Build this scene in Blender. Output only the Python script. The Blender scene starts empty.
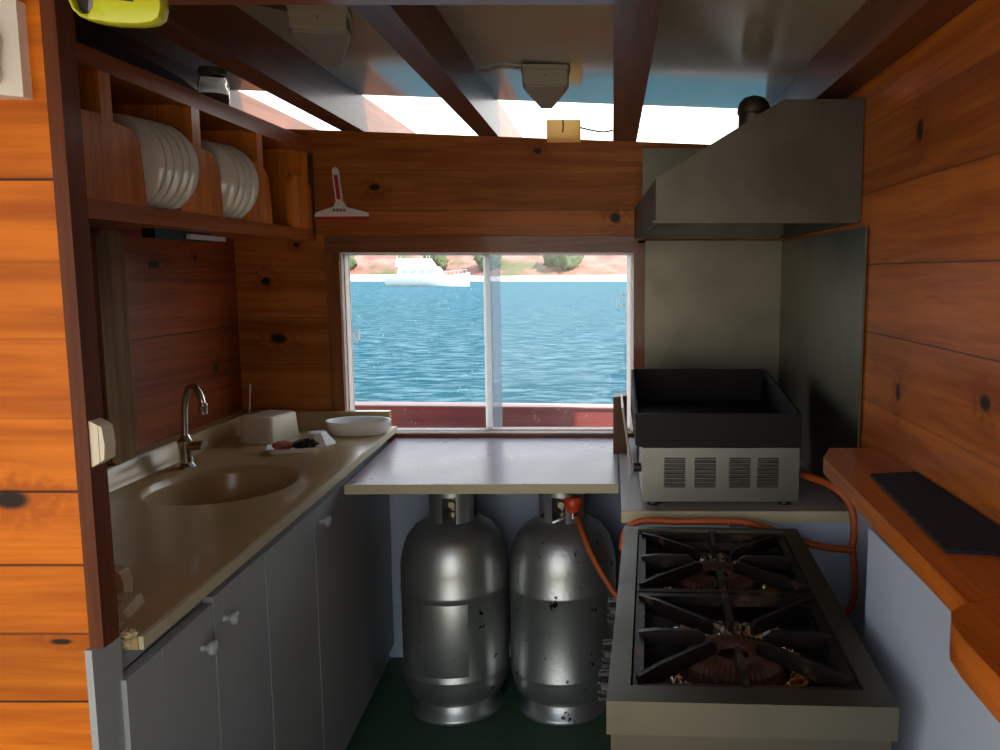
import bpy, bmesh, math, random
from mathutils import Vector, Matrix, noise as mnoise
random.seed(7)
C = bpy.context.scene.collection
SC = bpy.context.scene

# ------------------------------------------------------------------ materials
class NT:
    """tiny node-tree builder"""
    def __init__(s, name):
        s.m = bpy.data.materials.new(name); s.m.use_nodes = True
        s.t = s.m.node_tree; s.t.nodes.clear()
        s.out = s.t.nodes.new('ShaderNodeOutputMaterial')
    def n(s, kind, **kw):
        x = s.t.nodes.new(kind)
        for k, v in kw.items(): setattr(x, k, v)
        return x
    def put(s, sock, v):
        if hasattr(v, 'is_linked') or hasattr(v, 'links'): s.t.links.new(v, sock)
        else: sock.default_value = v
    def math(s, op, a, b=0.0, c=0.0, clamp=False):
        x = s.n('ShaderNodeMath', operation=op, use_clamp=clamp)
        s.put(x.inputs[0], a); s.put(x.inputs[1], b); s.put(x.inputs[2], c)
        return x.outputs[0]
    def mapr(s, v, a, b, c=0.0, d=1.0, smooth=True):
        x = s.n('ShaderNodeMapRange', interpolation_type='SMOOTHSTEP' if smooth else 'LINEAR')
        s.put(x.inputs[0], v); x.inputs[1].default_value = a; x.inputs[2].default_value = b
        x.inputs[3].default_value = c; x.inputs[4].default_value = d
        return x.outputs[0]
    def mix(s, f, a, b, mode='MIX'):
        x = s.n('ShaderNodeMix', data_type='RGBA', blend_type=mode)
        s.put(x.inputs[0], f)
        for i, v in ((6, a), (7, b)):
            if isinstance(v, tuple) and len(v) == 3: v = v + (1.0,)
            s.put(x.inputs[i], v)
        return x.outputs[2]
    def pos(s): return s.n('ShaderNodeTexCoord').outputs['Object']
    def scale(s, v, sx, sy, sz):
        x = s.n('ShaderNodeVectorMath', operation='MULTIPLY')
        s.put(x.inputs[0], v); x.inputs[1].default_value = (sx, sy, sz)
        return x.outputs[0]
    def add(s, v, w):
        x = s.n('ShaderNodeVectorMath', operation='ADD'); s.put(x.inputs[0], v); s.put(x.inputs[1], w)
        return x.outputs[0]
    def noise(s, v, sc, det=3.0, rough=.55, dist=0.0):
        x = s.n('ShaderNodeTexNoise'); s.put(x.inputs['Vector'], v); x.inputs['Scale'].default_value = sc
        x.inputs['Detail'].default_value = det; x.inputs['Roughness'].default_value = rough
        x.inputs['Distortion'].default_value = dist
        return x.outputs[0]
    def bump(s, h, strength, dist=.01):
        x = s.n('ShaderNodeBump'); s.put(x.inputs['Height'], h)
        x.inputs['Strength'].default_value = strength; x.inputs['Distance'].default_value = dist
        return x.outputs[0]
    def bsdf(s, col, rough=.5, metal=0.0, spec=.5, coat=0.0, crough=.1, normal=None, **kw):
        b = s.n('ShaderNodeBsdfPrincipled')
        if isinstance(col, tuple) and len(col) == 3: col = col + (1.0,)
        s.put(b.inputs['Base Color'], col); s.put(b.inputs['Roughness'], rough); s.put(b.inputs['Metallic'], metal)
        s.put(b.inputs['Specular IOR Level'], spec); s.put(b.inputs['Coat Weight'], coat); s.put(b.inputs['Coat Roughness'], crough)
        if normal is not None: s.put(b.inputs['Normal'], normal)
        for k, v in kw.items(): s.put(b.inputs[k.replace('_', ' ')], v)
        s.t.links.new(b.outputs[0], s.out.inputs[0])
        return b

def mul(c, k): return tuple(x * k for x in c)

def plain(name, col, rough=.5, metal=0.0, var=.12, sc=12.0, bump=.0, spec=.5, coat=0.0, dirt=None, dirt_sc=5.0, dirt_lo=.58):
    k = NT(name); p = k.pos()
    f = k.noise(p, sc, 4.0)
    c = k.mix(f, mul(col, 1 - var), mul(col, 1 + var))
    if dirt:
        d = k.mapr(k.noise(p, dirt_sc, 6.0, .65), dirt_lo, dirt_lo + .1)
        c = k.mix(k.math('MULTIPLY', d, .8), c, dirt)
    nm = k.bump(k.noise(p, sc * 6, 3.0), bump, .004) if bump else None
    r = k.math('ADD', rough - .06, k.math('MULTIPLY', f, .12))
    k.bsdf(c, r, metal, spec, coat, .1, nm)
    return k.m

def wood(name, light, dark, grain='x', seam_axis='z', seams=(), knots=(), kn_axes=('x', 'z'), rough=.5, coat=.22, crough=.14, sc=1.0, stain=.25):
    """varnished softwood: long grain, optional plank seams, explicit dark knots"""
    k = NT(name); p = k.pos()
    sep = k.n('ShaderNodeSeparateXYZ'); k.put(sep.inputs[0], p)
    ax = {'x': sep.outputs[0], 'y': sep.outputs[1], 'z': sep.outputs[2]}
    seams = [q if isinstance(q, tuple) else (q, 1.0) for q in seams]
    idx = 0.0
    for s_, _w in seams: idx = k.math('ADD', idx, k.math('GREATER_THAN', ax[seam_axis], s_))
    wn = k.n('ShaderNodeTexWhiteNoise', noise_dimensions='1D'); k.put(wn.inputs['W'], idx)
    g = {a: 22.0 * sc for a in 'xyz'}; g[grain] = 1.3 * sc
    off = k.n('ShaderNodeCombineXYZ')
    for i in range(3): k.put(off.inputs[i], k.math('MULTIPLY', wn.outputs[0], 7.0 + 3 * i))
    sp = k.add(k.scale(p, g['x'], g['y'], g['z']), off.outputs[0])
    # grain lines swerve round the knots
    kmask = 0.0
    near = 0.0
    for (a, b, ra, rb) in knots:
        da = k.math('DIVIDE', k.math('SUBTRACT', ax[kn_axes[0]], a), ra)
        db = k.math('DIVIDE', k.math('SUBTRACT', ax[kn_axes[1]], b), rb)
        d2 = k.math('SQRT', k.math('ADD', k.math('MULTIPLY', da, da), k.math('MULTIPLY', db, db)))
        kmask = k.math('MAXIMUM', kmask, k.mapr(d2, 1.15, .55))
        near = k.math('MAXIMUM', near, k.mapr(d2, 4.0, .8))
    gn = k.noise(sp, 1.0, 5.0, .6, .6)
    if knots:
        gn = k.math('ADD', gn, k.math('MULTIPLY', near, k.math('SUBTRACT', k.noise(p, 60.0, 2.0), .35)))
    fine = k.noise(k.scale(sp, 3.0, 3.0, 3.0), 1.6, 3.0)
    f = k.math('ADD', k.math('MULTIPLY', gn, .75), k.math('MULTIPLY', fine, .25))
    c = k.mix(k.mapr(f, .36, .66), light, dark)
    big = k.noise(k.scale(p, 1.0, 1.0, 1.0), 2.4, 3.0)
    c = k.mix(k.math('MULTIPLY', k.mapr(big, .4, .75), stain), c, mul(dark, .55))
    br = k.math('ADD', .86, k.math('MULTIPLY', wn.outputs[0], .28))
    mm = k.n('ShaderNodeVectorMath', operation='SCALE'); k.put(mm.inputs[0], c); k.put(mm.inputs['Scale'], br)
    c = mm.outputs[0]
    if knots: c = k.mix(kmask, c, (.022, .011, .006))
    if seams:
        sm = 0.0
        wob = k.math('MULTIPLY', k.math('SUBTRACT', k.noise(k.scale(p, 2.0, 2.0, 2.0), 1.0, 2.0), .5), .004)
        for s_, st in seams:
            d = k.math('ABSOLUTE', k.math('ADD', k.math('SUBTRACT', ax[seam_axis], s_), wob))
            sm = k.math('MAXIMUM', sm, k.math('MULTIPLY', k.mapr(d, .0026, .001), st))
        c = k.mix(k.math('MULTIPLY', sm, .9), c, (.012, .006, .003))
    h = f if not seams else k.math('SUBTRACT', f, k.math('MULTIPLY', sm, 3.0))
    k.bsdf(c, rough, 0.0, .18, coat * .5, crough, k.bump(h, .12, .004))
    return k.m

def steel(name, col, rough=.3, axis='z', dark=None, metal=1.0, patches=.25, stain_sc=6.0):
    """brushed, slightly greasy sheet metal"""
    k = NT(name); p = k.pos()
    g = {a: 160.0 for a in 'xyz'}; g[axis] = 2.0
    br = k.noise(k.scale(p, g['x'], g['y'], g['z']), 1.0, 3.0)
    gr = k.noise(p, stain_sc, 5.0, .6)
    c = k.mix(k.math('MULTIPLY', k.mapr(gr, .4, .75), patches), col, dark or mul(col, .45))
    c = k.mix(k.math('MULTIPLY', br, .25), c, mul(col, 1.25))
    r = k.math('ADD', rough - .1, k.math('ADD', k.math('MULTIPLY', br, .1), k.math('MULTIPLY', gr, .2)))
    k.bsdf(c, r, metal, .5, 0, .1, k.bump(br, .03, .002))
    return k.m

PINE_L, PINE_D = (.60, .235, .050), (.33, .100, .018)
M = {}
def defmats():
    M['bulk'] = wood('varnished pine bulkhead', (.70, .190, .009), (.43, .096, .005), 'x', 'z', ((.55,.6), .625, (.73,.8), .834, (.937,.7), (1.039,.9), 1.146, (1.25,.15), (1.36,.25), (1.465,.2), 1.574),
                     [(-.845, 1.134, .030, .016), (-.79, .925, .018, .005), (-.98, 1.30, .03, .02), (-1.4, 1.2, .03, .02)], coat=.06)
    M['backwall'] = wood('varnished pine back wall', (.52, .175, .030), (.30, .082, .012), 'x', 'z', ((1.12,.5), (1.29,.35), (1.45,.35), (1.672,.6), (1.80,.2)),
                     [(-.842, 1.752, .022, .014), (-.262, 1.878, .018, .012), (.012, 1.645, .022, .022), (-1.245, 1.42, .02, .018), (-1.21, 1.215, .035, .02), (-1.13, 1.55, .012, .01)], stain=.4)
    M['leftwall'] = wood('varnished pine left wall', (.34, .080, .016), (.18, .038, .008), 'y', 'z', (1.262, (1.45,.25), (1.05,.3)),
                     [(2.5, 1.475, .035, .014), (2.85, 1.13, .02, .015), (2.75, 1.50, .012, .01)], ('y', 'z'), stain=.4)  # same pine as the other walls, darker: its shade is put into the colour
    M['rightwall'] = wood('varnished pine right wall', (.55, .160, .020), (.32, .076, .009), 'y', 'z', ((1.145,.35), (1.31,.8), (1.47,.8), (1.64,.6), (1.80,.3)),
                     [(1.724, 1.733, .020, .026), (1.789, 1.196, .016, .024), (1.369, 1.237, .022, .016), (1.30, 1.62, .02, .015), (1.0, 1.4, .03, .02), (1.25, 1.42, .012, .008)], ('y', 'z'), stain=.35)
    M['beam'] = wood('dark stained beam wood', (.19, .062, .024), (.10, .03, .012), 'y', rough=.4, coat=.45, crough=.2)
    M['header'] = wood('red stained header wood', (.20, .055, .02), (.11, .03, .012), 'x', rough=.35, coat=.7)
    M['posttrim'] = wood('dark red post wood', (.15, .040, .012), (.075, .018, .006), 'z', rough=.55, coat=.1)
    M['rack'] = wood('orange varnished rack wood', (.88, .30, .040), (.56, .155, .018), 'z', coat=.6, rough=.4)
    M['rackrail'] = wood('orange varnished rail wood', (.54, .155, .022), (.31, .075, .010), 'y', coat=.7, rough=.35, crough=.25)
    M['casing'] = wood('window casing wood', (.30, .11, .035), (.16, .05, .016), 'x', coat=.6)
    M['casingv'] = wood('window casing upright wood', (.30, .11, .035), (.16, .05, .016), 'z', coat=.6)
    M['shelf'] = wood('orange shelf wood', (.64, .170, .016), (.35, .080, .008), 'y', coat=.6, rough=.38)
    M['oldpost'] = wood('weathered grey brown timber', (.30, .165, .07), (.15, .08, .035), 'z', coat=0, rough=.7)
    M['block'] = wood('brown block wood', (.17, .085, .04), (.09, .04, .02), 'z', coat=.2)
    k = NT('amber translucent box plastic')
    df = k.n('ShaderNodeBsdfDiffuse'); df.inputs[0].default_value = (.70, .42, .16, 1)
    tl = k.n('ShaderNodeBsdfTranslucent'); tl.inputs[0].default_value = (.95, .72, .38, 1)
    m1 = k.n('ShaderNodeMixShader'); m1.inputs[0].default_value = .7
    k.t.links.new(df.outputs[0], m1.inputs[1]); k.t.links.new(tl.outputs[0], m1.inputs[2]); k.t.links.new(m1.outputs[0], k.out.inputs[0]); M['jboxwood'] = k.m
    M['blue'] = plain('blue grey cabinet paint', (.31, .33, .335), .42, var=.08, sc=5, bump=.05, dirt=(.11, .12, .14), dirt_sc=3.0, dirt_lo=.6)
    k = NT('cracked blue grey door paint'); p = k.pos()
    crack = k.noise(k.scale(p, 30, 30, 1.6), 1.0, 4.0, .6, 1.2)
    line = k.mapr(k.math('ABSOLUTE', k.math('SUBTRACT', crack, .55)), .006, .002)
    gate = k.mapr(k.noise(p, 4.0, 2.0), .53, .60)
    c = k.mix(k.noise(p, 5.0, 4.0), (.29, .31, .315), (.34, .36, .365))
    c = k.mix(k.math('MULTIPLY', line, gate), c, (.42, .46, .50))
    k.bsdf(c, .42, 0, .5, 0, .1, k.bump(crack, .08, .004)); M['door'] = k.m
    M['bluewall'] = plain('blue wall paint', (.40, .48, .60), .5, var=.1, sc=4, bump=.05)
    M['bluepanel'] = plain('pale blue panel paint', (.46, .54, .68), .38, var=.08, sc=4, bump=.05)
    M['floor'] = plain('dark green deck paint', (.05, .12, .065), .6, var=.3, sc=30, bump=.3)
    k = NT('glossy cream ceiling paint'); p = k.pos()
    gr = k.noise(p, 3.5, 5.0, .6)
    k.bsdf(k.mix(gr, (.40, .37, .28), (.52, .48, .38)), k.math('ADD', .07, k.math('MULTIPLY', gr, .16)), 0, .5, .3, .1, k.bump(k.noise(p, 14, 3), .03, .004)); M['ceiling'] = k.m
    M['roofout'] = plain('white roof paint', (.7, .7, .68), .5)
    k = NT('cream moulded counter'); p = k.pos()
    speck = k.mapr(k.noise(p, 420.0, 2.0), .62, .7)
    stain = k.mapr(k.noise(p, 6.0, 5.0, .65), .5, .8)
    c = k.mix(k.math('MULTIPLY', stain, .5), (.46, .33, .155), (.31, .20, .075))
    c = k.mix(k.math('MULTIPLY', speck, .35), c, (.25, .19, .13))
    k.bsdf(c, .28, 0, .5, .2, .12); M['sinktop'] = k.m
    M['broken'] = plain('broken foam edge', (.55, .46, .27), .85, var=.35, sc=60, bump=.6, dirt=(.22, .15, .07), dirt_sc=30, dirt_lo=.5)
    k = NT('pale grey laminate worktop'); p = k.pos()
    c = k.mix(k.noise(p, 7.0, 5.0), (.36, .27, .30), (.43, .335, .36))
    k.bsdf(c, k.math('ADD', .20, k.math('MULTIPLY', k.noise(p, 5.0, 4.0), .18)), 0, .16, .0, .2); M['worktop'] = k.m
    M['edging'] = plain('yellowed cream edge strip', (.48, .43, .28), .5, var=.1)
    M['shelfwhite'] = plain('pinkish white shelf laminate', (.50, .45, .42), .35, var=.08)
    M['steel'] = steel('brushed stainless sheet', (.16, .15, .115), .38, 'z')
    M['hood'] = steel('dull galvanised hood sheet', (.125, .12, .098), .45, 'x', patches=.5)
    M['duct'] = steel('sooty duct metal', (.16, .14, .11), .5, 'z', patches=.5)
    M['stove'] = steel('greasy stainless stove frame', (.128, .124, .098), .42, 'y', patches=.35)
    M['stovefront_shaded'] = steel('greasy stainless stove front', (.105, .10, .08), .45, 'x', patches=.35)  # frame steel made darker: the front's shade is put into its colour
    M['griddle'] = steel('stainless griddle body', (.27, .265, .23), .36, 'x', patches=.4)
    M['chrome'] = steel('chrome', (.62, .60, .56), .14, 'z', patches=.1)
    M['blackmetal'] = plain('black greasy plate', (.008, .007, .006), .55, 0, var=.4, sc=20, bump=.15, spec=.2)
    M['iron'] = plain('black cast iron grate', (.011, .009, .007), .42, .1, var=.4, sc=40, bump=.3, spec=.28, dirt=(.10, .05, .03), dirt_sc=10, dirt_lo=.56)
    M['rust'] = plain('rusty brown burner', (.095, .035, .018), .6, .3, var=.35, sc=45, bump=.4)
    M['tray'] = plain('blackened burner tray', (.016, .013, .011), .38, .2, var=.5, sc=15, bump=.3)
    M['foil'] = steel('crumpled aluminium foil', (.90, .87, .82), .13, 'x', patches=.3)
    M['foilburnt'] = steel('scorched brown foil', (.42, .22, .08), .26, 'x', patches=.4)
    k = NT('silver cylinder paint'); p = k.pos()
    gr = k.noise(p, 7.0, 6.0, .65)
    c = k.mix(gr, (.36, .385, .37), (.52, .54, .52))
    chip = k.mapr(k.noise(p, 26.0, 5.0, .6), .66, .7)
    c = k.mix(chip, c, (.035, .028, .024))
    k.bsdf(c, k.math('ADD', .26, k.math('MULTIPLY', gr, .2)), .85, .5, 0, .1, k.bump(k.noise(p, 55.0, 4.0), .10, .004)); M['cyl'] = k.m
    k = NT('blistered silver cylinder paint'); p = k.pos()
    gr = k.noise(p, 9.0, 6.0, .65)
    c = k.mix(gr, (.34, .365, .36), (.54, .56, .55))
    chip = k.mapr(k.noise(p, 20.0, 5.0, .6), .635, .665)
    c = k.mix(chip, c, (.03, .024, .02))
    k.bsdf(c, k.math('ADD', .26, k.math('MULTIPLY', gr, .22)), .85, .5, 0, .1, k.bump(k.noise(p, 75.0, 4.0), .22, .004)); M['cyl2'] = k.m
    M['brass'] = plain('dull valve brass', (.30, .25, .17), .4, .9)
    M['orange'] = plain('orange rubber gas hose', (.50, .10, .02), .5, var=.15, sc=20)
    M['redcap'] = plain('orange red regulator cap', (.62, .06, .015), .4)
    M['white'] = plain('white plastic', (.84, .82, .75), .4, var=.04)
    k = NT('white translucent window frame plastic')
    df = k.n('ShaderNodeBsdfDiffuse'); df.inputs[0].default_value = (.8, .79, .75, 1)
    tl = k.n('ShaderNodeBsdfTranslucent'); tl.inputs[0].default_value = (.98, .96, .92, 1)
    m1 = k.n('ShaderNodeMixShader'); m1.inputs[0].default_value = .92  # high translucency added so daylight whitens the frame like glare
    k.t.links.new(df.outputs[0], m1.inputs[1]); k.t.links.new(tl.outputs[0], m1.inputs[2]); k.t.links.new(m1.outputs[0], k.out.inputs[0]); M['whitemetal'] = k.m
    k = NT('frosted grey window strip')
    tr = k.n('ShaderNodeBsdfTransparent'); tr.inputs[0].default_value = (.72, .78, .82, 1)
    tl = k.n('ShaderNodeBsdfTranslucent'); tl.inputs[0].default_value = (.35, .38, .4, 1)
    m1 = k.n('ShaderNodeMixShader'); m1.inputs[0].default_value = .35
    k.t.links.new(tr.outputs[0], m1.inputs[1]); k.t.links.new(tl.outputs[0], m1.inputs[2]); k.t.links.new(m1.outputs[0], k.out.inputs[0]); M['frost'] = k.m
    M['cream'] = plain('cream plastic', (.60, .53, .40), .4, var=.05)
    M['plate'] = plain('white glazed plate', (.80, .77, .68), .15, var=.03)
    M['grey'] = plain('grey plastic', (.20, .20, .19), .45)
    M['lampgrey'] = plain('grey beige lamp plastic', (.36, .33, .27), .45, var=.05)
    M['dark'] = plain('black plastic', (.010, .010, .010), .5)
    M['lime'] = plain('lime green plastic', (.56, .62, .02), .32, var=.03)
    M['red'] = plain('red plastic', (.50, .02, .03), .4)
    M['pink'] = plain('red sponge', (.42, .10, .07), .8, bump=.4, sc=40)
    M['mat'] = plain('navy rubber mat', (.006, .008, .026), .85, var=.3, sc=60, bump=.4)
    M['lid'] = plain('dull tin jar lid', (.22, .18, .11), .4, .6)
    M['coffee'] = plain('dark brown powder', (.055, .024, .012), .8, var=.3, sc=60)
    k = NT('clear jar glass'); k.bsdf((.9, .9, .86), .05, 0, .5, 0, .1, None, Transmission_Weight=.9, IOR=1.2); M['jar'] = k.m
    # thin window glass with specks of salt
    k = NT('salt specked window glass'); p = k.pos()
    vo = k.n('ShaderNodeTexVoronoi'); k.put(vo.inputs['Vector'], p); vo.inputs['Scale'].default_value = 46.0
    sp_ = k.mapr(vo.outputs['Distance'], .11, .05)
    sp_ = k.math('MULTIPLY', sp_, k.mapr(k.noise(p, 9.0, 2.0), .52, .6))
    haze = k.math('MULTIPLY', k.mapr(k.noise(p, 3.0, 5.0, .6), .3, .8), .025)
    fac = k.math('MAXIMUM', k.math('MULTIPLY', sp_, .75), haze)
    tr = k.n('ShaderNodeBsdfTransparent'); tr.inputs[0].default_value = (.95, .97, .97, 1)
    gl = k.n('ShaderNodeBsdfGlossy'); gl.inputs['Roughness'].default_value = .02
    tl = k.n('ShaderNodeBsdfTranslucent'); tl.inputs[0].default_value = (.9, .9, .88, 1)
    m1 = k.n('ShaderNodeMixShader'); m1.inputs[0].default_value = .018
    k.t.links.new(tr.outputs[0], m1.inputs[1]); k.t.links.new(gl.outputs[0], m1.inputs[2])
    m2 = k.n('ShaderNodeMixShader'); k.put(m2.inputs[0], fac)
    k.t.links.new(m1.outputs[0], m2.inputs[1]); k.t.links.new(tl.outputs[0], m2.inputs[2])
    k.t.links.new(m2.outputs[0], k.out.inputs[0]); M['glass'] = k.m
    M['bulwark'] = wood('red brown bulwark paint', (.38, .085, .07), (.25, .05, .045), 'x', rough=.5, coat=.1)
    M['caprail'] = plain('weathered pale cap rail', (.50, .25, .20), .5)
    M['deck'] = plain('sun bleached teak deck', (.50, .36, .22), .7)
    # sea
    k = NT('rippled turquoise sea'); p = k.pos()
    w1 = k.noise(k.scale(p, 1.3, 2.6, 1), 1.0, 8.0, .70, .6)
    w2 = k.noise(k.scale(p, .02, .05, 1), 1.0, 3.0)
    c = k.mix(k.mapr(w1, .42, .62), (.016, .078, .112), (.16, .265, .30))  # pale glints of the ripples painted into the colour, no reflection
    c = k.mix(k.math('MULTIPLY', w2, .6), c, (.040, .125, .135))
    k.bsdf(c, .35, 0, .0, 0, .1, k.bump(w1, .8, .35)); M['sea'] = k.m
    # shore
    k = NT('pink rock and scrub hillside'); p = k.pos()
    n1 = k.noise(k.scale(p, .05, .05, .09), 1.0, 6.0, .6)
    n2 = k.noise(k.scale(p, .16, .16, .35), 1.0, 5.0, .6)
    c = k.mix(k.mapr(n2, .35, .7), (.42, .20, .15), (.24, .11, .085))
    c = k.mix(k.mapr(n1, .5, .62), c, (.13, .13, .06))
    k.bsdf(c, .9, 0, .2, 0, .1, k.bump(n2, .6, 2.0)); M['hill'] = k.m
    M['beach'] = plain('pale pebble beach', (.62, .52, .42), .9, var=.2, sc=.4)
    M['foliage'] = plain('grey green scrub', (.085, .105, .045), .8, var=.5, sc=2.0)
    M['trunk'] = plain('brown trunk', (.12, .07, .04), .9)
    M['boat'] = plain('white boat hull paint', (.82, .82, .80), .25, var=.02)
    M['boatglass'] = plain('pale tinted boat window', (.30, .34, .36), .1)
defmats()

# ------------------------------------------------------------------ mesh helpers
class MB:
    def __init__(s): s.b = bmesh.new()
    def _faces(s, vs, fs):
        v = [s.b.verts.new(p) for p in vs]
        for f in fs:
            try: s.b.faces.new([v[i] for i in f])
            except ValueError: pass
        return v
    def box(s, x0, y0, z0, x1, y1, z1):
        s._faces([(x0,y0,z0),(x1,y0,z0),(x1,y1,z0),(x0,y1,z0),(x0,y0,z1),(x1,y0,z1),(x1,y1,z1),(x0,y1,z1)],
                 [(3,2,1,0),(4,5,6,7),(0,1,5,4),(1,2,6,5),(2,3,7,6),(3,0,4,7)]); return s
    def hexa(s, pts):
        s._faces(pts, [(3,2,1,0),(4,5,6,7),(0,1,5,4),(1,2,6,5),(2,3,7,6),(3,0,4,7)]); return s
    def prism(s, poly, axis, a, b):
        """poly: 2-D outline in the two other axes (in x,y,z order), extruded along axis from a to b"""
        def P(q, t):
            return {'x': (t, q[0], q[1]), 'y': (q[0], t, q[1]), 'z': (q[0], q[1], t)}[axis]
        n = len(poly)
        s._faces([P(q, a) for q in poly] + [P(q, b) for q in poly],
                 [tuple(range(n))[::-1], tuple(range(n, 2*n))] + [(i, (i+1) % n, n + (i+1) % n, n + i) for i in range(n)])
        return s
    def lathe(s, prof, c=(0,0,0), n=40, axis='z', a0=0, a1=2*math.pi):
        """prof: list of (radius, height); revolved about axis through c"""
        full = abs(a1 - a0 - 2*math.pi) < 1e-6
        m = n if full else n + 1
        rows = []
        for (r, h) in prof:
            row = []
            for i in range(m):
                t = a0 + (a1 - a0) * i / n
                u, v = r*math.cos(t), r*math.sin(t)
                q = {'z': (u, v, h), 'y': (u, h, v), 'x': (h, u, v)}[axis]
                row.append(s.b.verts.new((c[0]+q[0], c[1]+q[1], c[2]+q[2])))
            rows.append(row)
        for j in range(len(rows)-1):
            for i in range(n):
                k = (i+1) % m
                try: s.b.faces.new((rows[j][i], rows[j][k], rows[j+1][k], rows[j+1][i]))
                except ValueError: pass
        return s
    def tube(s, pts, r, n=10, sub=6, closed_ends=True, taper=None):
        P = [Vector(p) for p in pts]
        if len(P) > 2 and sub > 1:
            Q = []
            for i in range(len(P)-1):
                p0, p1, p2, p3 = P[max(i-1,0)], P[i], P[i+1], P[min(i+2,len(P)-1)]
                for k in range(sub):
                    t = k / sub
                    Q.append(.5*((2*p1)+(p2-p0)*t+(2*p0-5*p1+4*p2-p3)*t*t+(3*p1-p0-3*p2+p3)*t**3))
            Q.append(P[-1]); P = Q
        rows = []; up = None
        for i, p in enumerate(P):
            d = (P[min(i+1,len(P)-1)] - P[max(i-1,0)]).normalized()
            if up is None: up = d.orthogonal().normalized()
            up = (up - d*up.dot(d)).normalized(); w = d.cross(up)
            rr = r if taper is None else r*(1+(taper-1)*i/(len(P)-1))
            rows.append([s.b.verts.new(p + rr*(math.cos(2*math.pi*j/n)*up + math.sin(2*math.pi*j/n)*w)) for j in range(n)])
        for i in range(len(rows)-1):
            for j in range(n):
                s.b.faces.new((rows[i][j], rows[i][(j+1)%n], rows[i+1][(j+1)%n], rows[i+1][j]))
        if closed_ends:
            s.b.faces.new(rows[0][::-1]); s.b.faces.new(rows[-1])
        return s
    def ball(s, c, rx, ry, rz, sub=3, jitter=0.0, freq=3.0):
        r = bmesh.ops.create_icosphere(s.b, subdivisions=sub, radius=1)
        for v in r['verts']:
            k = 1 + (jitter * mnoise.noise(v.co*freq + Vector(c)) if jitter else 0)
            v.co = Vector((c[0]+v.co.x*rx*k, c[1]+v.co.y*ry*k, c[2]+v.co.z*rz*k))
        return s
    def bev(s, w, seg=2, ang=.6):
        es = [e for e in s.b.edges if len(e.link_faces) == 2 and e.calc_face_angle(0) > ang]
        bmesh.ops.bevel(s.b, geom=es, offset=w, segments=seg, affect='EDGES', profile=.5, clamp_overlap=True)
        return s
    def build(s, name, mat, parent=None, smooth=None, rot=None):
        bmesh.ops.recalc_face_normals(s.b, faces=s.b.faces[:])
        if parent is not None:
            s.b.transform(WM[parent].inverted() if rot is None else Matrix())
        me = bpy.data.meshes.new(name); s.b.to_mesh(me); s.b.free()
        me.materials.append(M[mat])
        if smooth:
            for p in me.polygons: p.use_smooth = True
            if smooth is not True: me.set_sharp_from_angle(angle=smooth)
        o = bpy.data.objects.new(name, me); C.objects.link(o)
        WM[o] = Matrix()
        if parent is not None:
            o.parent = parent; WM[o] = WM[parent].copy()
        return o
WM = {}     # world matrices known to the script (no depsgraph needed)
LOCAL = 'local'

def thing(name, label, cat, loc, rz=0.0, group=None):
    o = bpy.data.objects.new(name, None); o.empty_display_size = .05; C.objects.link(o)
    o.location = loc; o.rotation_euler = (0, 0, rz)
    WM[o] = Matrix.Translation(loc) @ Matrix.Rotation(rz, 4, 'Z')
    return tag(o, label, cat, group)
def tag(o, label, cat, group=None):
    o['label'] = label; o['category'] = cat
    if group: o['group'] = group
    return o
def struct(o, label=None, cat=None):
    o['kind'] = 'structure'
    if label: o['label'] = label
    if cat: o['category'] = cat
    return o
def copy_tree(o, parent=None):
    c = o.copy(); C.objects.link(c)
    if parent is not None: c.parent = parent
    for ch in list(o.children): copy_tree(ch, c)
    return c
def rounded(x0, y0, x1, y1, r, n=5):
    pts = []
    for (cx, cy, a) in ((x1-r, y1-r, 0), (x0+r, y1-r, 90), (x0+r, y0+r, 180), (x1-r, y0+r, 270)):
        for i in range(n+1):
            t = math.radians(a + 90*i/n); pts.append((cx+r*math.cos(t), cy+r*math.sin(t)))
    return pts

AUTO = math.radians(35)
WY = 3.04                               # back wall plane
XL, XR = -1.352, .615                   # left and right wall planes
DX0, DX1, DZ1 = -2.0, .26, 1.80    # unseen doorway behind the camera, sized for the light it lets in
def zc(x): return 2.038 - .036*x        # the deck head slopes across the boat
def zb(x): return zc(x) - .125          # underside of the deck beams

# ------------------------------------------------------------------ the setting
struct(MB().box(-2.6, -.24, -.06, 1.6, 3.3, 0).build('floor', 'floor'), 'dark green painted floor of the galley', 'floor')
# ceiling slab follows the slope and stops at the back wall, leaving the slit above it
def slab(x0, x1, y0, y1, f0, f1):
    return [(x0,y0,f0(x0)),(x1,y0,f0(x1)),(x1,y1,f0(x1)),(x0,y1,f0(x0)),(x0,y0,f1(x0)),(x1,y0,f1(x1)),(x1,y1,f1(x1)),(x0,y1,f1(x0))]
struct(MB().hexa(slab(-2.6, .8, -.30, WY, zc, lambda x: zc(x)+.05)).build('ceiling', 'ceiling'), 'glossy cream painted ceiling between the dark beams', 'ceiling')
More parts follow.
